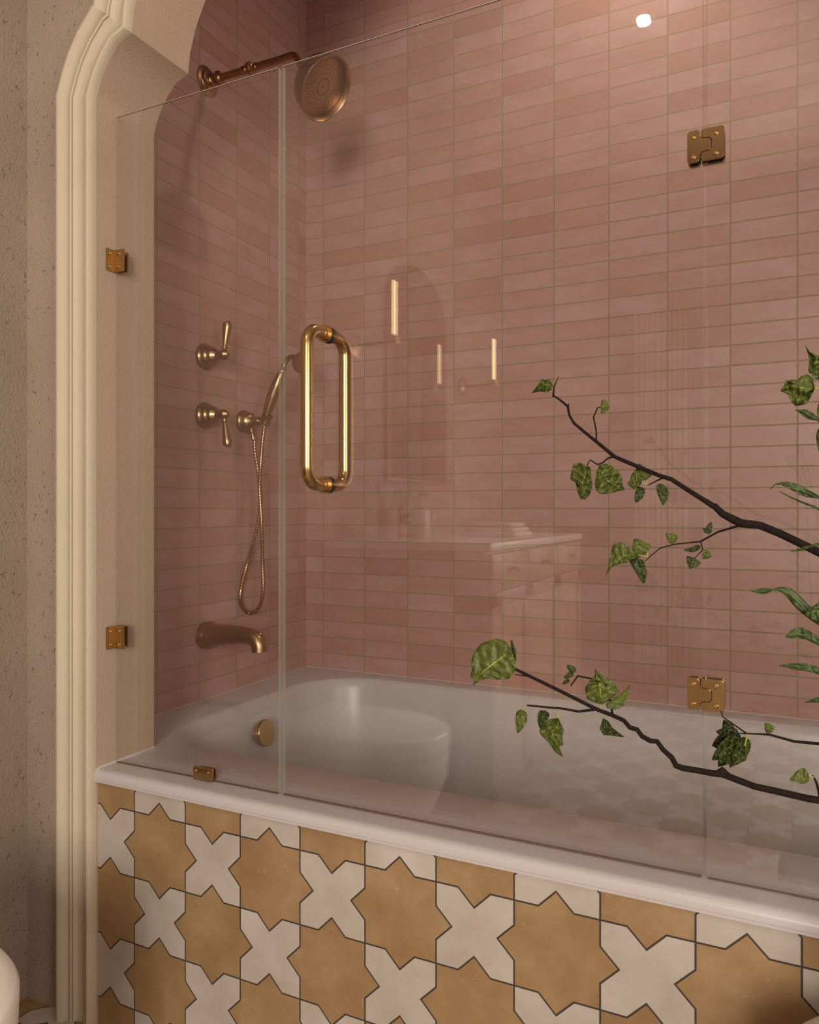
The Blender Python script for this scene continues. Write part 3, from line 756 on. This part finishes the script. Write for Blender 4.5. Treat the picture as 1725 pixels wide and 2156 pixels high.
oleaf(A_, (1363, 1009), (1346, 976), 36, .81, heart=.3, bend=-4, seed=8, crump=.002, asym=-.1, pet=(.0005, (1363, 1022), (1363, 1008)))
oleaf(A_, (1388, 1018), (1397, 1064), 24, .80, heart=.5, bend=-5, seed=9, crump=.002, mat=M_GREEND)
Lf([(1345, 1169), (1326, 1154), (1309, 1140), (1292, 1145), (1284, 1172), (1282, 1190), (1276, 1211)], [(1345, 1169), (1315, 1169), (1300, 1182), (1286, 1195), (1276, 1211)],
   [(1345, 1170), (1338, 1176), (1322, 1184), (1304, 1188), (1290, 1193), (1276, 1211)], .78, seed=10, crump=.004, fold=.25, serr=.05, nv=28, pet=(.0005, (1364, 1173), (1345, 1168)))
oleaf(A_, (1362, 1165), (1336, 1134), 40, .80, heart=.3, bend=-4, seed=11, crump=.002, pet=(.0006, (1364, 1173), (1362, 1160)))
Lf([(1355, 1180), (1340, 1172), (1325, 1180), (1338, 1203), (1352, 1226), (1357, 1228)], [(1355, 1182), (1343, 1196), (1350, 1212), (1358, 1228)], [(1356, 1182), (1363, 1206), (1360, 1222), (1358, 1228)], .785, mat=M_GREEND, seed=12, crump=.003)
oleaf(A_, (1424, 1139), (1402, 1123), 22, .80, heart=.3, seed=13, crump=.001)
oleaf(A_, (1492, 1116), (1498, 1099), 13, .80, heart=.3, seed=14, crump=.001, mat=M_GREEND)
oleaf(A_, (1490, 1121), (1480, 1111), 9, .80, heart=.3, seed=15, crump=.001, mat=M_GREEND)
oleaf(A_, (1489, 1121), (1500, 1118), 9, .80, heart=.3, seed=16, crump=.001, mat=M_GREEND)
oleaf(A_, (1475, 1150), (1440, 1158), 12, .80, heart=.4, bend=-3, seed=17, crump=.002, mat=M_GREEND)
oleaf(A_, (1463, 1175), (1453, 1197), 33, .80, heart=.22, seed=18, crump=.001, mat=M_GREEND)
oleaf(A_, (1480, 1165), (1499, 1172), 22, .80, heart=.25, seed=19, crump=.001)
# B: lower branch
yB = Yf(.70, 1080, .775, 1725)
B_ = empty('leafy_branch', VM, 'lower dark crooked branch ending in one large round leaf in front of the bathtub', 'branch')
stem(B_, 'twig', [(1086, 1409), (1112, 1422), (1166, 1448), (1212, 1471), (1258, 1494), (1290, 1506), (1314, 1517), (1327, 1532), (1342, 1536), (1352, 1550), (1370, 1560), (1384, 1561), (1396, 1578), (1415, 1595), (1424, 1612), (1437, 1617), (1468, 1622), (1500, 1628), (1521, 1630), (1545, 1639), (1590, 1656), (1640, 1667), (1700, 1681), (1725, 1685), (1760, 1700)],
     [.0014, .0015, .0016, .0017, .0018, .0019, .0020, .0022, .0022, .0022, .0023, .0023, .0023, .0025, .0028, .0027, .0027, .0028, .0030, .0030, .0029, .0030, .0031, .0032, .0032], yB, 10, [(.10, .79, .72), (.155, .80, .66), (.17, .80, .58)])
stem(B_, 'twig', [(1114, 1424), (1085, 1420)], [.0007, .0005], yB, 8)
stem(B_, 'twig', [(1262, 1493), (1218, 1498), (1186, 1492), (1150, 1489), (1110, 1485)], [.0014, .0012, .0011, .0010, .0008], yB, 8)
stem(B_, 'twig', [(1290, 1503), (1286, 1480), (1275, 1440), (1250, 1430), (1217, 1423), (1202, 1444)], [.0012, .0010, .0010, .0009, .0009, .0007], yB, 8)
stem(B_, 'knot', [(1508, 1627), (1521, 1621), (1536, 1634)], [.0020, .0030, .0022], yB, 8)
leaf(B_, [(1077, 1367), (1066, 1350), (1045, 1344), (1012, 1356), (997, 1376), (992, 1396), (995, 1410), (990, 1424), (1000, 1431), (996, 1443)],
     [(1077, 1367), (1064, 1379), (1040, 1397), (1020, 1412), (1006, 1427), (997, 1443)],
     [(1077, 1367), (1086, 1392), (1085, 1413), (1071, 1430), (1050, 1431), (1028, 1428), (1011, 1432), (997, 1443)], .70, seed=21, crump=.003, fold=.15, nv=34)
leaf(B_, [(1075, 1349), (1078, 1372), (1084, 1392)], [(1077, 1348), (1083, 1370), (1086, 1392)], [(1079, 1349), (1087, 1372), (1087, 1388)], .712, mat=M_GREEND, seed=22, crump=.002)
def ob(base, tip, w_, **k): return oleaf(B_, base, tip, w_, k.pop('Y', .72), **k)
ob((1099, 1494), (1090, 1544), 25, heart=.4, bend=-3, seed=23, crump=.002, pet=(.0005, (1109, 1485), (1099, 1495)))
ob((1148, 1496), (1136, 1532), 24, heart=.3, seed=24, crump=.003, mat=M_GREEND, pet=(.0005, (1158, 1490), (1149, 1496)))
leaf(B_, [(1174, 1512), (1160, 1514), (1138, 1520), (1136, 1543), (1150, 1558), (1162, 1572), (1170, 1584), (1186, 1594)], [(1175, 1513), (1176, 1528), (1162, 1542), (1172, 1560), (1186, 1594)],
     [(1176, 1513), (1188, 1538), (1184, 1552), (1187, 1568), (1176, 1572), (1186, 1594)], .72, seed=25, crump=.005, fold=.3, nv=28, pet=(.0009, (1177, 1492), (1174, 1512)))
leaf(B_, [(1267, 1483), (1250, 1478), (1236, 1470), (1232, 1448), (1242, 1434), (1254, 1420), (1252, 1407)], [(1267, 1483), (1265, 1460), (1262, 1436), (1252, 1407)],
     [(1267, 1483), (1284, 1474), (1304, 1456), (1294, 1438), (1276, 1426), (1262, 1418), (1252, 1407)], .72, seed=26, crump=.003, fold=.2, nv=28, pet=(.0008, (1265, 1491), (1267, 1482)))
leaf(B_, [(1278, 1490), (1277, 1482), (1290, 1472), (1306, 1461), (1318, 1452), (1326, 1441)], [(1279, 1491), (1298, 1479), (1312, 1465), (1327, 1441)], [(1280, 1491), (1296, 1494), (1314, 1486), (1321, 1470), (1327, 1441)], .715, seed=27, crump=.001, nv=22)
leaf(B_, [(1270, 1513), (1262, 1535), (1270, 1548), (1282, 1549), (1294, 1550), (1314, 1552)], [(1270, 1513), (1277, 1530), (1292, 1540), (1314, 1551)], [(1271, 1513), (1282, 1518), (1290, 1532), (1300, 1540), (1314, 1551)], .73, mat=M_GREEND, seed=28, crump=.003, serr=.15, nv=26, pet=(.0005, (1266, 1497), (1270, 1513)))
ob((1211, 1415), (1194, 1400), 15, heart=.4, seed=29, crump=.001, mat=M_GREEND)
ob((1207, 1417), (1187, 1428), 12, heart=.4, seed=30, crump=.001, mat=M_GREEND)
ob((1199, 1431), (1184, 1441), 9, heart=.4, seed=31, crump=.001, mat=M_GREEND)
# C: twig with the crumpled bunch of leaves
yC = Yf(.786, 1537, .79, 1725)
C_ = empty('leafy_branch', VM, 'thin dark branch with a crumpled bunch of leaves below the lower door hinge', 'branch')
stem(C_, 'twig', [(1518, 1497), (1523, 1510), (1572, 1544)], [.0005, .0006, .0008], yC, 8)
stem(C_, 'twig', [(1556, 1544), (1590, 1545), (1622, 1547), (1672, 1561), (1725, 1566), (1765, 1580)], [.0006, .0008, .0011, .0013, .0015, .0017], yC, 8, [(.09, .79, .78), (.15, .80, .70), (.168, .80, .60)])
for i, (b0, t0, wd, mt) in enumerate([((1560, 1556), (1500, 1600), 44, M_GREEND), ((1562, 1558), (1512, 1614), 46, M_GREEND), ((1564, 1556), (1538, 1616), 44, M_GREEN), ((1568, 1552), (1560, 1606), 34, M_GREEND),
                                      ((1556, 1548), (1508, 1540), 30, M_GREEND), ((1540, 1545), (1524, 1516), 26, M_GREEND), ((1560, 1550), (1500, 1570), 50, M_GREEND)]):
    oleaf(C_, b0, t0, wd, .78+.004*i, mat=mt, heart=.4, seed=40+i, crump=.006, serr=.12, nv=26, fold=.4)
leaf(C_, [(1570, 1570), (1573, 1590), (1572, 1600)], [(1562, 1560), (1556, 1590), (1553, 1610)], [(1550, 1560), (1540, 1590), (1545, 1612)], .776, mat=M_GREEND, seed=49, crump=.004,
     pet=(.0007, (1574, 1546), (1569, 1570)))
oleaf(C_, (1626, 1541), (1611, 1522), 21, .79, heart=.3, seed=50, crump=.001)
oleaf(C_, (1703, 1630), (1664, 1642), 32, .78, heart=.28, seed=51, crump=.001, pet=(.0005, (1714, 1637), (1702, 1631)))
stem(C_, 'twig', [(1711, 1632), (1718, 1644), (1724, 1662), (1728, 1684)], [.0005, .0010, .0013, .0014], yC, 8)
# D: broad leaves top right
D_ = empty('leafy_branch', VM, 'broad leaved branch at the right edge, its two faceted leaves above the other branches', 'branch')
yD = Yf(.70, 1650, .70, 1725)
stem(D_, 'twig', [(1745, 818), (1760, 860), (1790, 1000), (1830, 1200)], [.0010, .0013, .0018, .0022], yD, 8, [(.15, .78, .80), (.17, .80, .60)])
leaf(D_, [(1716, 817), (1714, 797), (1700, 788), (1688, 792), (1678, 800), (1655, 800), (1652, 811), (1644, 823)], [(1716, 817), (1702, 819), (1684, 815), (1662, 816), (1644, 823)],
     [(1716, 818), (1708, 836), (1698, 851), (1676, 855), (1666, 845), (1660, 830), (1644, 823)], .68, seed=60, crump=.005, fold=.45, nv=26, pet=(.0006, (1745, 818), (1716, 817)))
leaf(D_, [(1740, 800), (1718, 799), (1702, 783), (1704, 765), (1703, 748), (1697, 729)], [(1744, 796), (1728, 774), (1713, 752), (1697, 729)], [(1744, 790), (1742, 760), (1722, 748), (1705, 741), (1697, 729)], .69, seed=61, crump=.005, fold=.3, nv=26, serr=.08)
oleaf(D_, (1745, 900), (1724, 850), 30, .70, heart=.4, seed=62, crump=.002)
# E: long strap leaves
E_ = empty('strap_leaf_stem', VM, 'stem of long narrow pointed green leaves at the right edge', 'foliage')
stem(E_, 'twig', [(1752, 900), (1760, 1100), (1772, 1400), (1782, 1560)], [.0010, .0015, .0020, .0022], yD, 8, [(.165, .79, .60)], mat=M_GREEND)
def strap(left, mid, right, Y=.69, **k): return leaf(E_, left, mid, right, Y, mat=M_STRAP, crump=k.pop('crump', .0012), fold=k.pop('fold', .35), nv=30, serr=.04, **k)
strap([(1740, 1052), (1722, 1042), (1700, 1030), (1680, 1019), (1658, 1014), (1640, 1016), (1630, 1021), (1622, 1031)], [(1742, 1054), (1722, 1046), (1700, 1038), (1680, 1028), (1655, 1017), (1632, 1020), (1622, 1031)],
      [(1744, 1056), (1724, 1050), (1700, 1047), (1684, 1042), (1668, 1032), (1645, 1020), (1632, 1021), (1622, 1031)], seed=70)
strap([(1745, 1082), (1715, 1065), (1690, 1056), (1660, 1043), (1641, 1034)], [(1745, 1084), (1715, 1067), (1688, 1057), (1660, 1045), (1641, 1034)], [(1745, 1086), (1712, 1068), (1686, 1058), (1660, 1046), (1641, 1034)], seed=71)
strap([(1745, 1144), (1720, 1144), (1700, 1149), (1680, 1156), (1665, 1161)], [(1745, 1148), (1722, 1147), (1702, 1151), (1682, 1158), (1665, 1161)], [(1745, 1152), (1722, 1150), (1704, 1154), (1685, 1160), (1665, 1161)], seed=72)
strap([(1742, 1326), (1724, 1316), (1700, 1300), (1684, 1288), (1668, 1270), (1652, 1252), (1640, 1244), (1628, 1242), (1612, 1251), (1600, 1250), (1582, 1245)],
      [(1742, 1320), (1722, 1306), (1700, 1288), (1680, 1266), (1664, 1250), (1648, 1243), (1628, 1241), (1612, 1244), (1600, 1245), (1582, 1245)],
      [(1742, 1310), (1726, 1292), (1706, 1276), (1684, 1254), (1668, 1240), (1656, 1236), (1638, 1236), (1628, 1240), (1612, 1238), (1600, 1239), (1582, 1245)], seed=73, nu=5)
strap([(1750, 1322), (1725, 1312), (1706, 1302), (1694, 1294)], [(1750, 1300), (1728, 1286), (1710, 1288), (1694, 1294)], [(1750, 1262), (1725, 1268), (1706, 1280), (1694, 1294)], Y=.68, seed=74, fold=.1)
strap([(1750, 1372), (1725, 1360), (1700, 1347), (1680, 1344), (1662, 1344), (1655, 1341)], [(1750, 1366), (1725, 1354), (1704, 1340), (1680, 1334), (1664, 1337), (1655, 1341)], [(1750, 1356), (1725, 1346), (1708, 1330), (1690, 1321), (1678, 1321), (1665, 1328), (1655, 1341)], seed=75, nu=5)
strap([(1750, 1424), (1725, 1420), (1700, 1413), (1670, 1410), (1641, 1401)], [(1750, 1420), (1725, 1413), (1700, 1406), (1672, 1402), (1641, 1401)], [(1750, 1412), (1725, 1405), (1700, 1397), (1675, 1396), (1641, 1401)], seed=76)
strap([(1750, 1480), (1722, 1479), (1695, 1479)], [(1750, 1474), (1722, 1474), (1695, 1479)], [(1750, 1464), (1722, 1468), (1695, 1479)], seed=77)
strap([(1745, 895), (1722, 886), (1700, 882), (1684, 870), (1675, 863)], [(1745, 892), (1724, 884), (1702, 872), (1688, 864), (1675, 863)], [(1745, 884), (1722, 878), (1710, 868), (1696, 862), (1675, 863)], seed=78)
strap([(1740, 960), (1724, 950), (1720, 930), (1718, 920), (1722, 906), (1730, 895)], [(1740, 955), (1730, 940), (1727, 920), (1730, 895)], [(1742, 950), (1738, 930), (1735, 910), (1731, 895)], seed=79)

# vase on the stone stool, just right of the frame
bm = bmesh.new(); lathe(bm, [(0, .0005), (.060, .0005), (.078, .03), (.088, .085), (.080, .15), (.055, .20), (.045, .225), (.050, .245), (.045, .245), (.040, .225), (.048, .20), (.07, .15), (.07, .05), (0, .02)], (.175, .80, .45), (0, 0, 1), 40)
tag(link('vase', bm, M_VASE), 'brown clay vase holding the branches on the stone stool', 'vase')
bm = bmesh.new()
sc0 = Vector((.185, .885, 0))
lathe(bm, [(0, .0), (.150, 0), (.158, .02), (.160, .33), (.172, .36), (.190, .375), (.197, .39), (.1985, .43), (.193, .446), (.185, .45), (0, .45)], sc0, (0, 0, 1), 72)
for v in bm.verts:
    q = v.co-sc0
    if q.xy.length > .05:
        k = 1+.012*noise.noise(v.co*18)
        v.co.x = sc0.x+q.x*k; v.co.y = sc0.y+q.y*k
tag(link('stone_stool', bm, M_STONE), 'round rough beige stone stool in the bottom right corner by the tiled tub panel', 'stool')

# ------------------------------------------------------------------ toilet
t0 = empty('toilet', (XL+.002, .514, 0), 'white wall backed toilet with closed lid in the bottom left corner', 'toilet')
def dshape(xb, xt, yc, hw, n=28, a=.235):
    out = [(xb, yc+hw)]
    cx = xt-a
    for k in range(n+1):
        t = PI/2-PI*k/n; c, s_ = math.cos(t), math.sin(t)
        out.append((cx+a*abs(c)**.88*(1 if c >= 0 else -1), yc+hw*(abs(s_)**.88)*(1 if s_ >= 0 else -1)))
    out.append((xb, yc-hw)); return out
def dloft(bm, levels):
    rs = [[bm.verts.new((x, y, z)) for x, y in dshape(xb, xt, .514, hw)] for xb, xt, hw, z in levels]
    for a1, b1 in zip(rs, rs[1:]):
        for k in range(len(a1)): bm.faces.new((a1[k], a1[(k+1) % len(a1)], b1[(k+1) % len(a1)], b1[k]))
    bm.faces.new(rs[0][::-1]); bm.faces.new(rs[-1])
bm = bmesh.new(); dloft(bm, [(XL+.004, -.93, .115, 0), (XL+.004, -.92, .118, .02), (XL+.004, -.88, .128, .14), (XL+.004, -.82, .150, .26), (XL+.004, -.789, .163, .34), (XL+.004, -.785, .166, .385), (XL+.004, -.787, .165, .405), (XL+.004, -.80, .15, .409)])
o = link('bowl', bm, M_PORC, t0, angle=50); off(o, t0)
bm = bmesh.new(); dloft(bm, [(-1.222, -.80, .155, .410), (-1.224, -.784, .166, .412), (-1.224, -.783, .167, .452), (-1.222, -.787, .163, .459), (-1.215, -.80, .152, .462)])
o = link('lid', bm, M_LID, t0, angle=50); off(o, t0)

# ------------------------------------------------------------------ vanity and things seen mirrored in the glass
VX0, VX1, VY0, VY1, VZ = XL+.003, -.825, -1.14, .056, .926
v0 = empty('vanity_cabinet', (XL+.003, -.54, 0), 'oak vanity cabinet with woven cane doors seen reflected in the glass', 'cabinet')
bm = bmesh.new(); bx(bm, VX0, VX1-.02, VY0+.01, VY1-.01, .08, VZ-.026, .003); bx(bm, VX0, VX1-.06, VY0+.03, VY1-.03, 0, .08)
o = link('body', bm, M_WOOD, v0); off(o, v0)
nd = 3; dw = (VY1-VY0-.04)/nd
for k in range(nd):
    y0 = VY0+.02+k*dw+.004; y1 = y0+dw-.008; z0, z1 = .10, VZ-.16
    bm = bmesh.new()
    for a in ((y0, y0+.045, z0, z1), (y1-.045, y1, z0, z1), (y0, y1, z0, z0+.045), (y0, y1, z1-.045, z1)): bx(bm, VX1-.02, VX1-.002, a[0], a[1], a[2], a[3], .002)
    d = link('door', bm, M_WOOD, v0); off(d, v0)
    bm = bmesh.new(); bx(bm, VX1-.019, VX1-.010, y0+.04, y1-.04, z0+.04, z1-.04); link('cane_panel', bm, M_CANE, d, smooth=False)
    bm = bmesh.new(); bx(bm, VX1-.02, VX1-.002, y0, y1, z1+.008, VZ-.036, .002); dr = link('drawer', bm, M_WOOD, v0); off(dr, v0)
    bm = bmesh.new(); lathe(bm, [(.005, 0), (.005, .012), (.012, .016), (.012, .022), (0, .024)], (VX1-.002, (y0+y1)/2, VZ-.09), (1, 0, 0), 16); link('knob', bm, M_BR, dr)
bm = bmesh.new(); bx(bm, VX0, VX1, VY0, VY1, VZ-.026, VZ, .003)
tag(link('countertop', bm, M_COUNT), 'white stone countertop on the vanity reflected in the glass door', 'countertop')
fc = Vector((-1.30, -.26, VZ+.0005))
fa = empty('faucet', fc, 'brass bridge faucet standing on the white countertop', 'faucet')
bm = bmesh.new(); lathe(bm, [(.022, 0), (.022, .006), (.013, .012), (.011, .08), (.014, .09), (.010, .1), (.006, .12), (0, .125)], fc, (0, 0, 1), 20)
tube(bm, spline([fc+Vector((0, 0, .06)), fc+Vector((.05, 0, .095)), fc+Vector((.10, 0, .11)), fc+Vector((.13, 0, .09)), fc+Vector((.135, 0, .07))], 6), .010, 14)
o = link('spout', bm, M_BRP, fa); off(o, fa)
for s in (-1, 1):
    b0 = fc+Vector((0, s*.10, 0)); bm = bmesh.new(); lathe(bm, [(.022, 0), (.022, .006), (.012, .012), (.010, .06), (0, .065)], b0, (0, 0, 1), 18)
    tube(bm, [b0+Vector((-.03, 0, .055)), b0+Vector((.03, 0, .055))], .006, 10)
    tube(bm, [b0+Vector((0, -.03, .055)), b0+Vector((0, .03, .055))], .006, 10)
    o = link('cross_handle', bm, M_BRP, fa); off(o, fa)
c0 = Vector((-1.32, -.02, VZ+.0005))
bm = bmesh.new(); lathe(bm, [(0, 0), (.036, 0), (.038, .01), (.038, .105), (.034, .105), (.034, .01), (0, .008)], c0+Vector((.06, -.06, 0)), (0, 0, 1), 28)
tag(link('toothbrush_cup', bm, M_CERAM), 'beige ceramic cup holding toothbrushes on the countertop', 'cup')
for k, (dx, dy) in enumerate(((-.03, .012), (.03, -.01))):
    b0 = c0+Vector((.06, -.06, .012)); bm = bmesh.new(); tube(bm, [b0+Vector((-dx*.2, -dy*.2, 0)), b0+Vector((dx, dy, .17))], .0035, 8); tube(bm, [b0+Vector((dx, dy, .15)), b0+Vector((dx*1.12, dy*1.1, .185))], .006, 8)
    tag(link('toothbrush', bm, M_WOOD), 'wooden toothbrush leaning in the beige ceramic cup', 'toothbrush', 'toothbrushes in the cup')
c1 = c0+Vector((.10, .015, 0)); c1.y = -.03-.1
bm = bmesh.new(); lathe(bm, [(0, 0), (.030, 0), (.032, .006), (.032, .10), (.025, .112), (.012, .116), (.012, .128), (0, .128)], c1+Vector((.06, -.01, 0)), (0, 0, 1), 28)
sd = tag(link('soap_dispenser', bm, M_CERAM), 'beige soap dispenser with a pump beside the toothbrush cup', 'soap dispenser')
bm = bmesh.new(); q = c1+Vector((.06, -.01, 0)); tube(bm, [q+Vector((0, 0, .125)), q+Vector((0, 0, .16))], .004, 8); tube(bm, [q+Vector((-.008, 0, .16)), q+Vector((.04, 0, .158))], .006, 8); link('pump', bm, M_BRP, sd)
bm = bmesh.new()
for k in range(3): bx(bm, -1.16+.01*k, -.93-.012*k, -.72+.01*k, -.50-.01*k, VZ+.001+.017*k, VZ+.017+.017*k, .006, 3)
for v in bm.verts: v.co.z += .003*(1+noise.noise(v.co*22)) if v.co.z > VZ+.01 else 0
tag(link('folded_towel', bm, M_TOWEL), 'folded beige towel lying on the white countertop', 'towel')
# mirror
bm = bmesh.new(); pm = [(-.98, 1.15), (-.98, 1.85)]+[(-.69-.29*math.cos(PI*k/16), 1.85+.22*math.sin(PI*k/16)) for k in range(1, 16)]+[(-.40, 1.85), (-.40, 1.15)]
prism(bm, pm, lambda u, v, k: Vector((XL+.002+k, u, v)), 0, .018)
mi_ = tag(link('mirror', bm, M_BRP, angle=30), 'arched brass framed mirror on the wall over the vanity', 'mirror')
bm = bmesh.new(); pm2 = [(-.69+(u+.69)*.95, 1.55+(v-1.55)*.97) for u, v in pm]; prism(bm, pm2, lambda u, v, k: Vector((XL+.021+k, u, v)), 0, .002); link('mirror_glass', bm, M_MIRROR, mi_, smooth=False)
# sconces
M_TUBE = m_emit('lit filament', (1, .70, .36), 11)
def sconce(y, lab):
    s = empty('wall_sconce', (XL+.002, y, 1.66), lab, 'wall light', 'tube sconces beside the mirror')
    bm = bmesh.new(); lathe(bm, [(.045, 0), (.045, .008), (.02, .014), (.01, .02)], (XL+.003, y, 1.64), (1, 0, 0), 28)
    tube(bm, [(XL+.02, y, 1.64), (-1.275, y, 1.64)], .008, 12); lathe(bm, [(.018, 0), (.02, .01), (.02, .028), (.014, .03)], (-1.275, y, 1.632), (0, 0, 1), 20)
    o = link('bracket', bm, M_BRP, s); off(o, s)
    bm = bmesh.new(); lathe(bm, [(.0075, 0), (.0075, .195), (0, .197)], (-1.275, y, 1.665), (0, 0, 1), 14); o = link('filament', bm, M_TUBE, s); off(o, s)
    bm = bmesh.new(); lathe(bm, [(.020, 0), (.022, .002), (.022, .235), (.0205, .235), (.0205, .002)], (-1.275, y, 1.663), (0, 0, 1), 24); o = link('glass_tube', bm, M_GLASS, s); off(o, s)
sconce(-.164, 'lit glass tube sconce on the side of the mirror nearer the toilet')
sconce(-1.22, 'lit glass tube sconce on the far side of the mirror')
# curtain
bm = bmesh.new(); nn = 90; top = []; bot = []
for k in range(nn+1):
    x = -.76+.30*k/nn; y = YB+.10+.016*math.sin(k*.72)+.01*math.sin(k*1.9)
    top.append(bm.verts.new((x, y, 2.12))); bot.append(bm.verts.new((x, y+.01*math.sin(k*.4), .03)))
for k in range(nn): bm.faces.new((top[k], top[k+1], bot[k+1], bot[k]))
cu = link('curtain', bm, M_LINEN); sm = cu.modifiers.new('thick', 'SOLIDIFY'); sm.thickness = .002
tag(cu, 'pleated linen curtain hanging at the back of the room', 'curtain')
bm = bmesh.new(); tube(bm, [(-1.0, YB+.10, 2.13), (1.32, YB+.10, 2.13)], .010, 12)
for x in (-.95, 1.28): tube(bm, [(x, YB+.001, 2.13), (x, YB+.10, 2.13)], .006, 10)
tag(link('curtain_rod', bm, M_BRP), 'thin brass curtain rod over the added window', 'curtain rod')

# ------------------------------------------------------------------ ceiling lights
M_DL = m_emit('lit downlight', (1, .90, .74), 40)
def downlight(x, y, lab, energy, spot=2.4, blend=.9, col=(1, .86, .72)):
    s = empty('downlight', (x, y, ZC), lab, 'ceiling light', 'recessed ceiling downlights')
    bm = bmesh.new(); lathe(bm, [(.026, .0), (.042, .0), (.042, .002), (.026, .003)], (x, y, ZC-.001), (0, 0, -1), 32); o = link('rim', bm, M_FRAME, s); off(o, s)
    bm = bmesh.new(); lathe(bm, [(0, .001), (.025, .001), (.024, .006), (0, .006)], (x, y, ZC-.001), (0, 0, -1), 28); o = link('lens', bm, M_DL, s); off(o, s)
    L_ = bpy.data.lights.new('downlight_lamp', 'AREA'); L_.shape = 'DISK'; L_.size = .046; L_.energy = energy; L_.color = col
    lo = bpy.data.objects.new('downlight_lamp', L_); COL.objects.link(lo); lo.location = (x, y, ZC-.0082)
downlight(-.462, -.545, 'round recessed ceiling light in the room, mirrored as a bright oval in the glass', 9)
downlight(-.33, 1.86, 'round recessed ceiling light over the bathtub', 5)
L_ = bpy.data.lights.new('added_window_light', 'AREA'); L_.shape = 'RECTANGLE'; L_.size = WX1-WX0-.02; L_.size_y = WZ1-WZ0-.02  # added main light, set behind the made-up back window
L_.energy = 215; L_.color = (1, .93, .84)
lo = bpy.data.objects.new('added_window_light', L_); COL.objects.link(lo); lo.location = ((WX0+WX1)/2, YB-.12, (WZ0+WZ1)/2); lo.rotation_euler = (math.radians(90), 0, PI*0)
lo.rotation_euler = (math.radians(-90), 0, 0) if False else (math.radians(90), 0, 0)
L_ = bpy.data.lights.new('added_side_window_light', 'AREA'); L_.shape = 'RECTANGLE'; L_.size = VZ_1-VZ_0; L_.size_y = VY_1-VY_0  # added fill for the left tiles, behind the made-up side window
L_.energy = 42; L_.color = (1, .93, .84)
lo = bpy.data.objects.new('added_side_window_light', L_); COL.objects.link(lo); lo.location = (XR+.12, (VY_0+VY_1)/2, (VZ_0+VZ_1)/2); lo.rotation_euler = (0, math.radians(90), 0)
wd = bpy.data.worlds.new('world'); sc.world = wd; wd.use_nodes = True
wd.node_tree.nodes['Background'].inputs[0].default_value = (1, .8, .6, 1); wd.node_tree.nodes['Background'].inputs[1].default_value = .5

sc.view_settings.view_transform = 'Standard'; sc.view_settings.look = 'None'
sc.view_settings.gamma = 1; sc.view_settings.exposure = -0.4
sc.view_settings.use_curve_mapping = False
sc.cycles.max_bounces = 10; sc.cycles.transparent_max_bounces = 24; sc.cycles.glossy_bounces = 6
sc.cycles.caustics_reflective = False; sc.cycles.caustics_refractive = False
sc.cycles.sample_clamp_indirect = 4
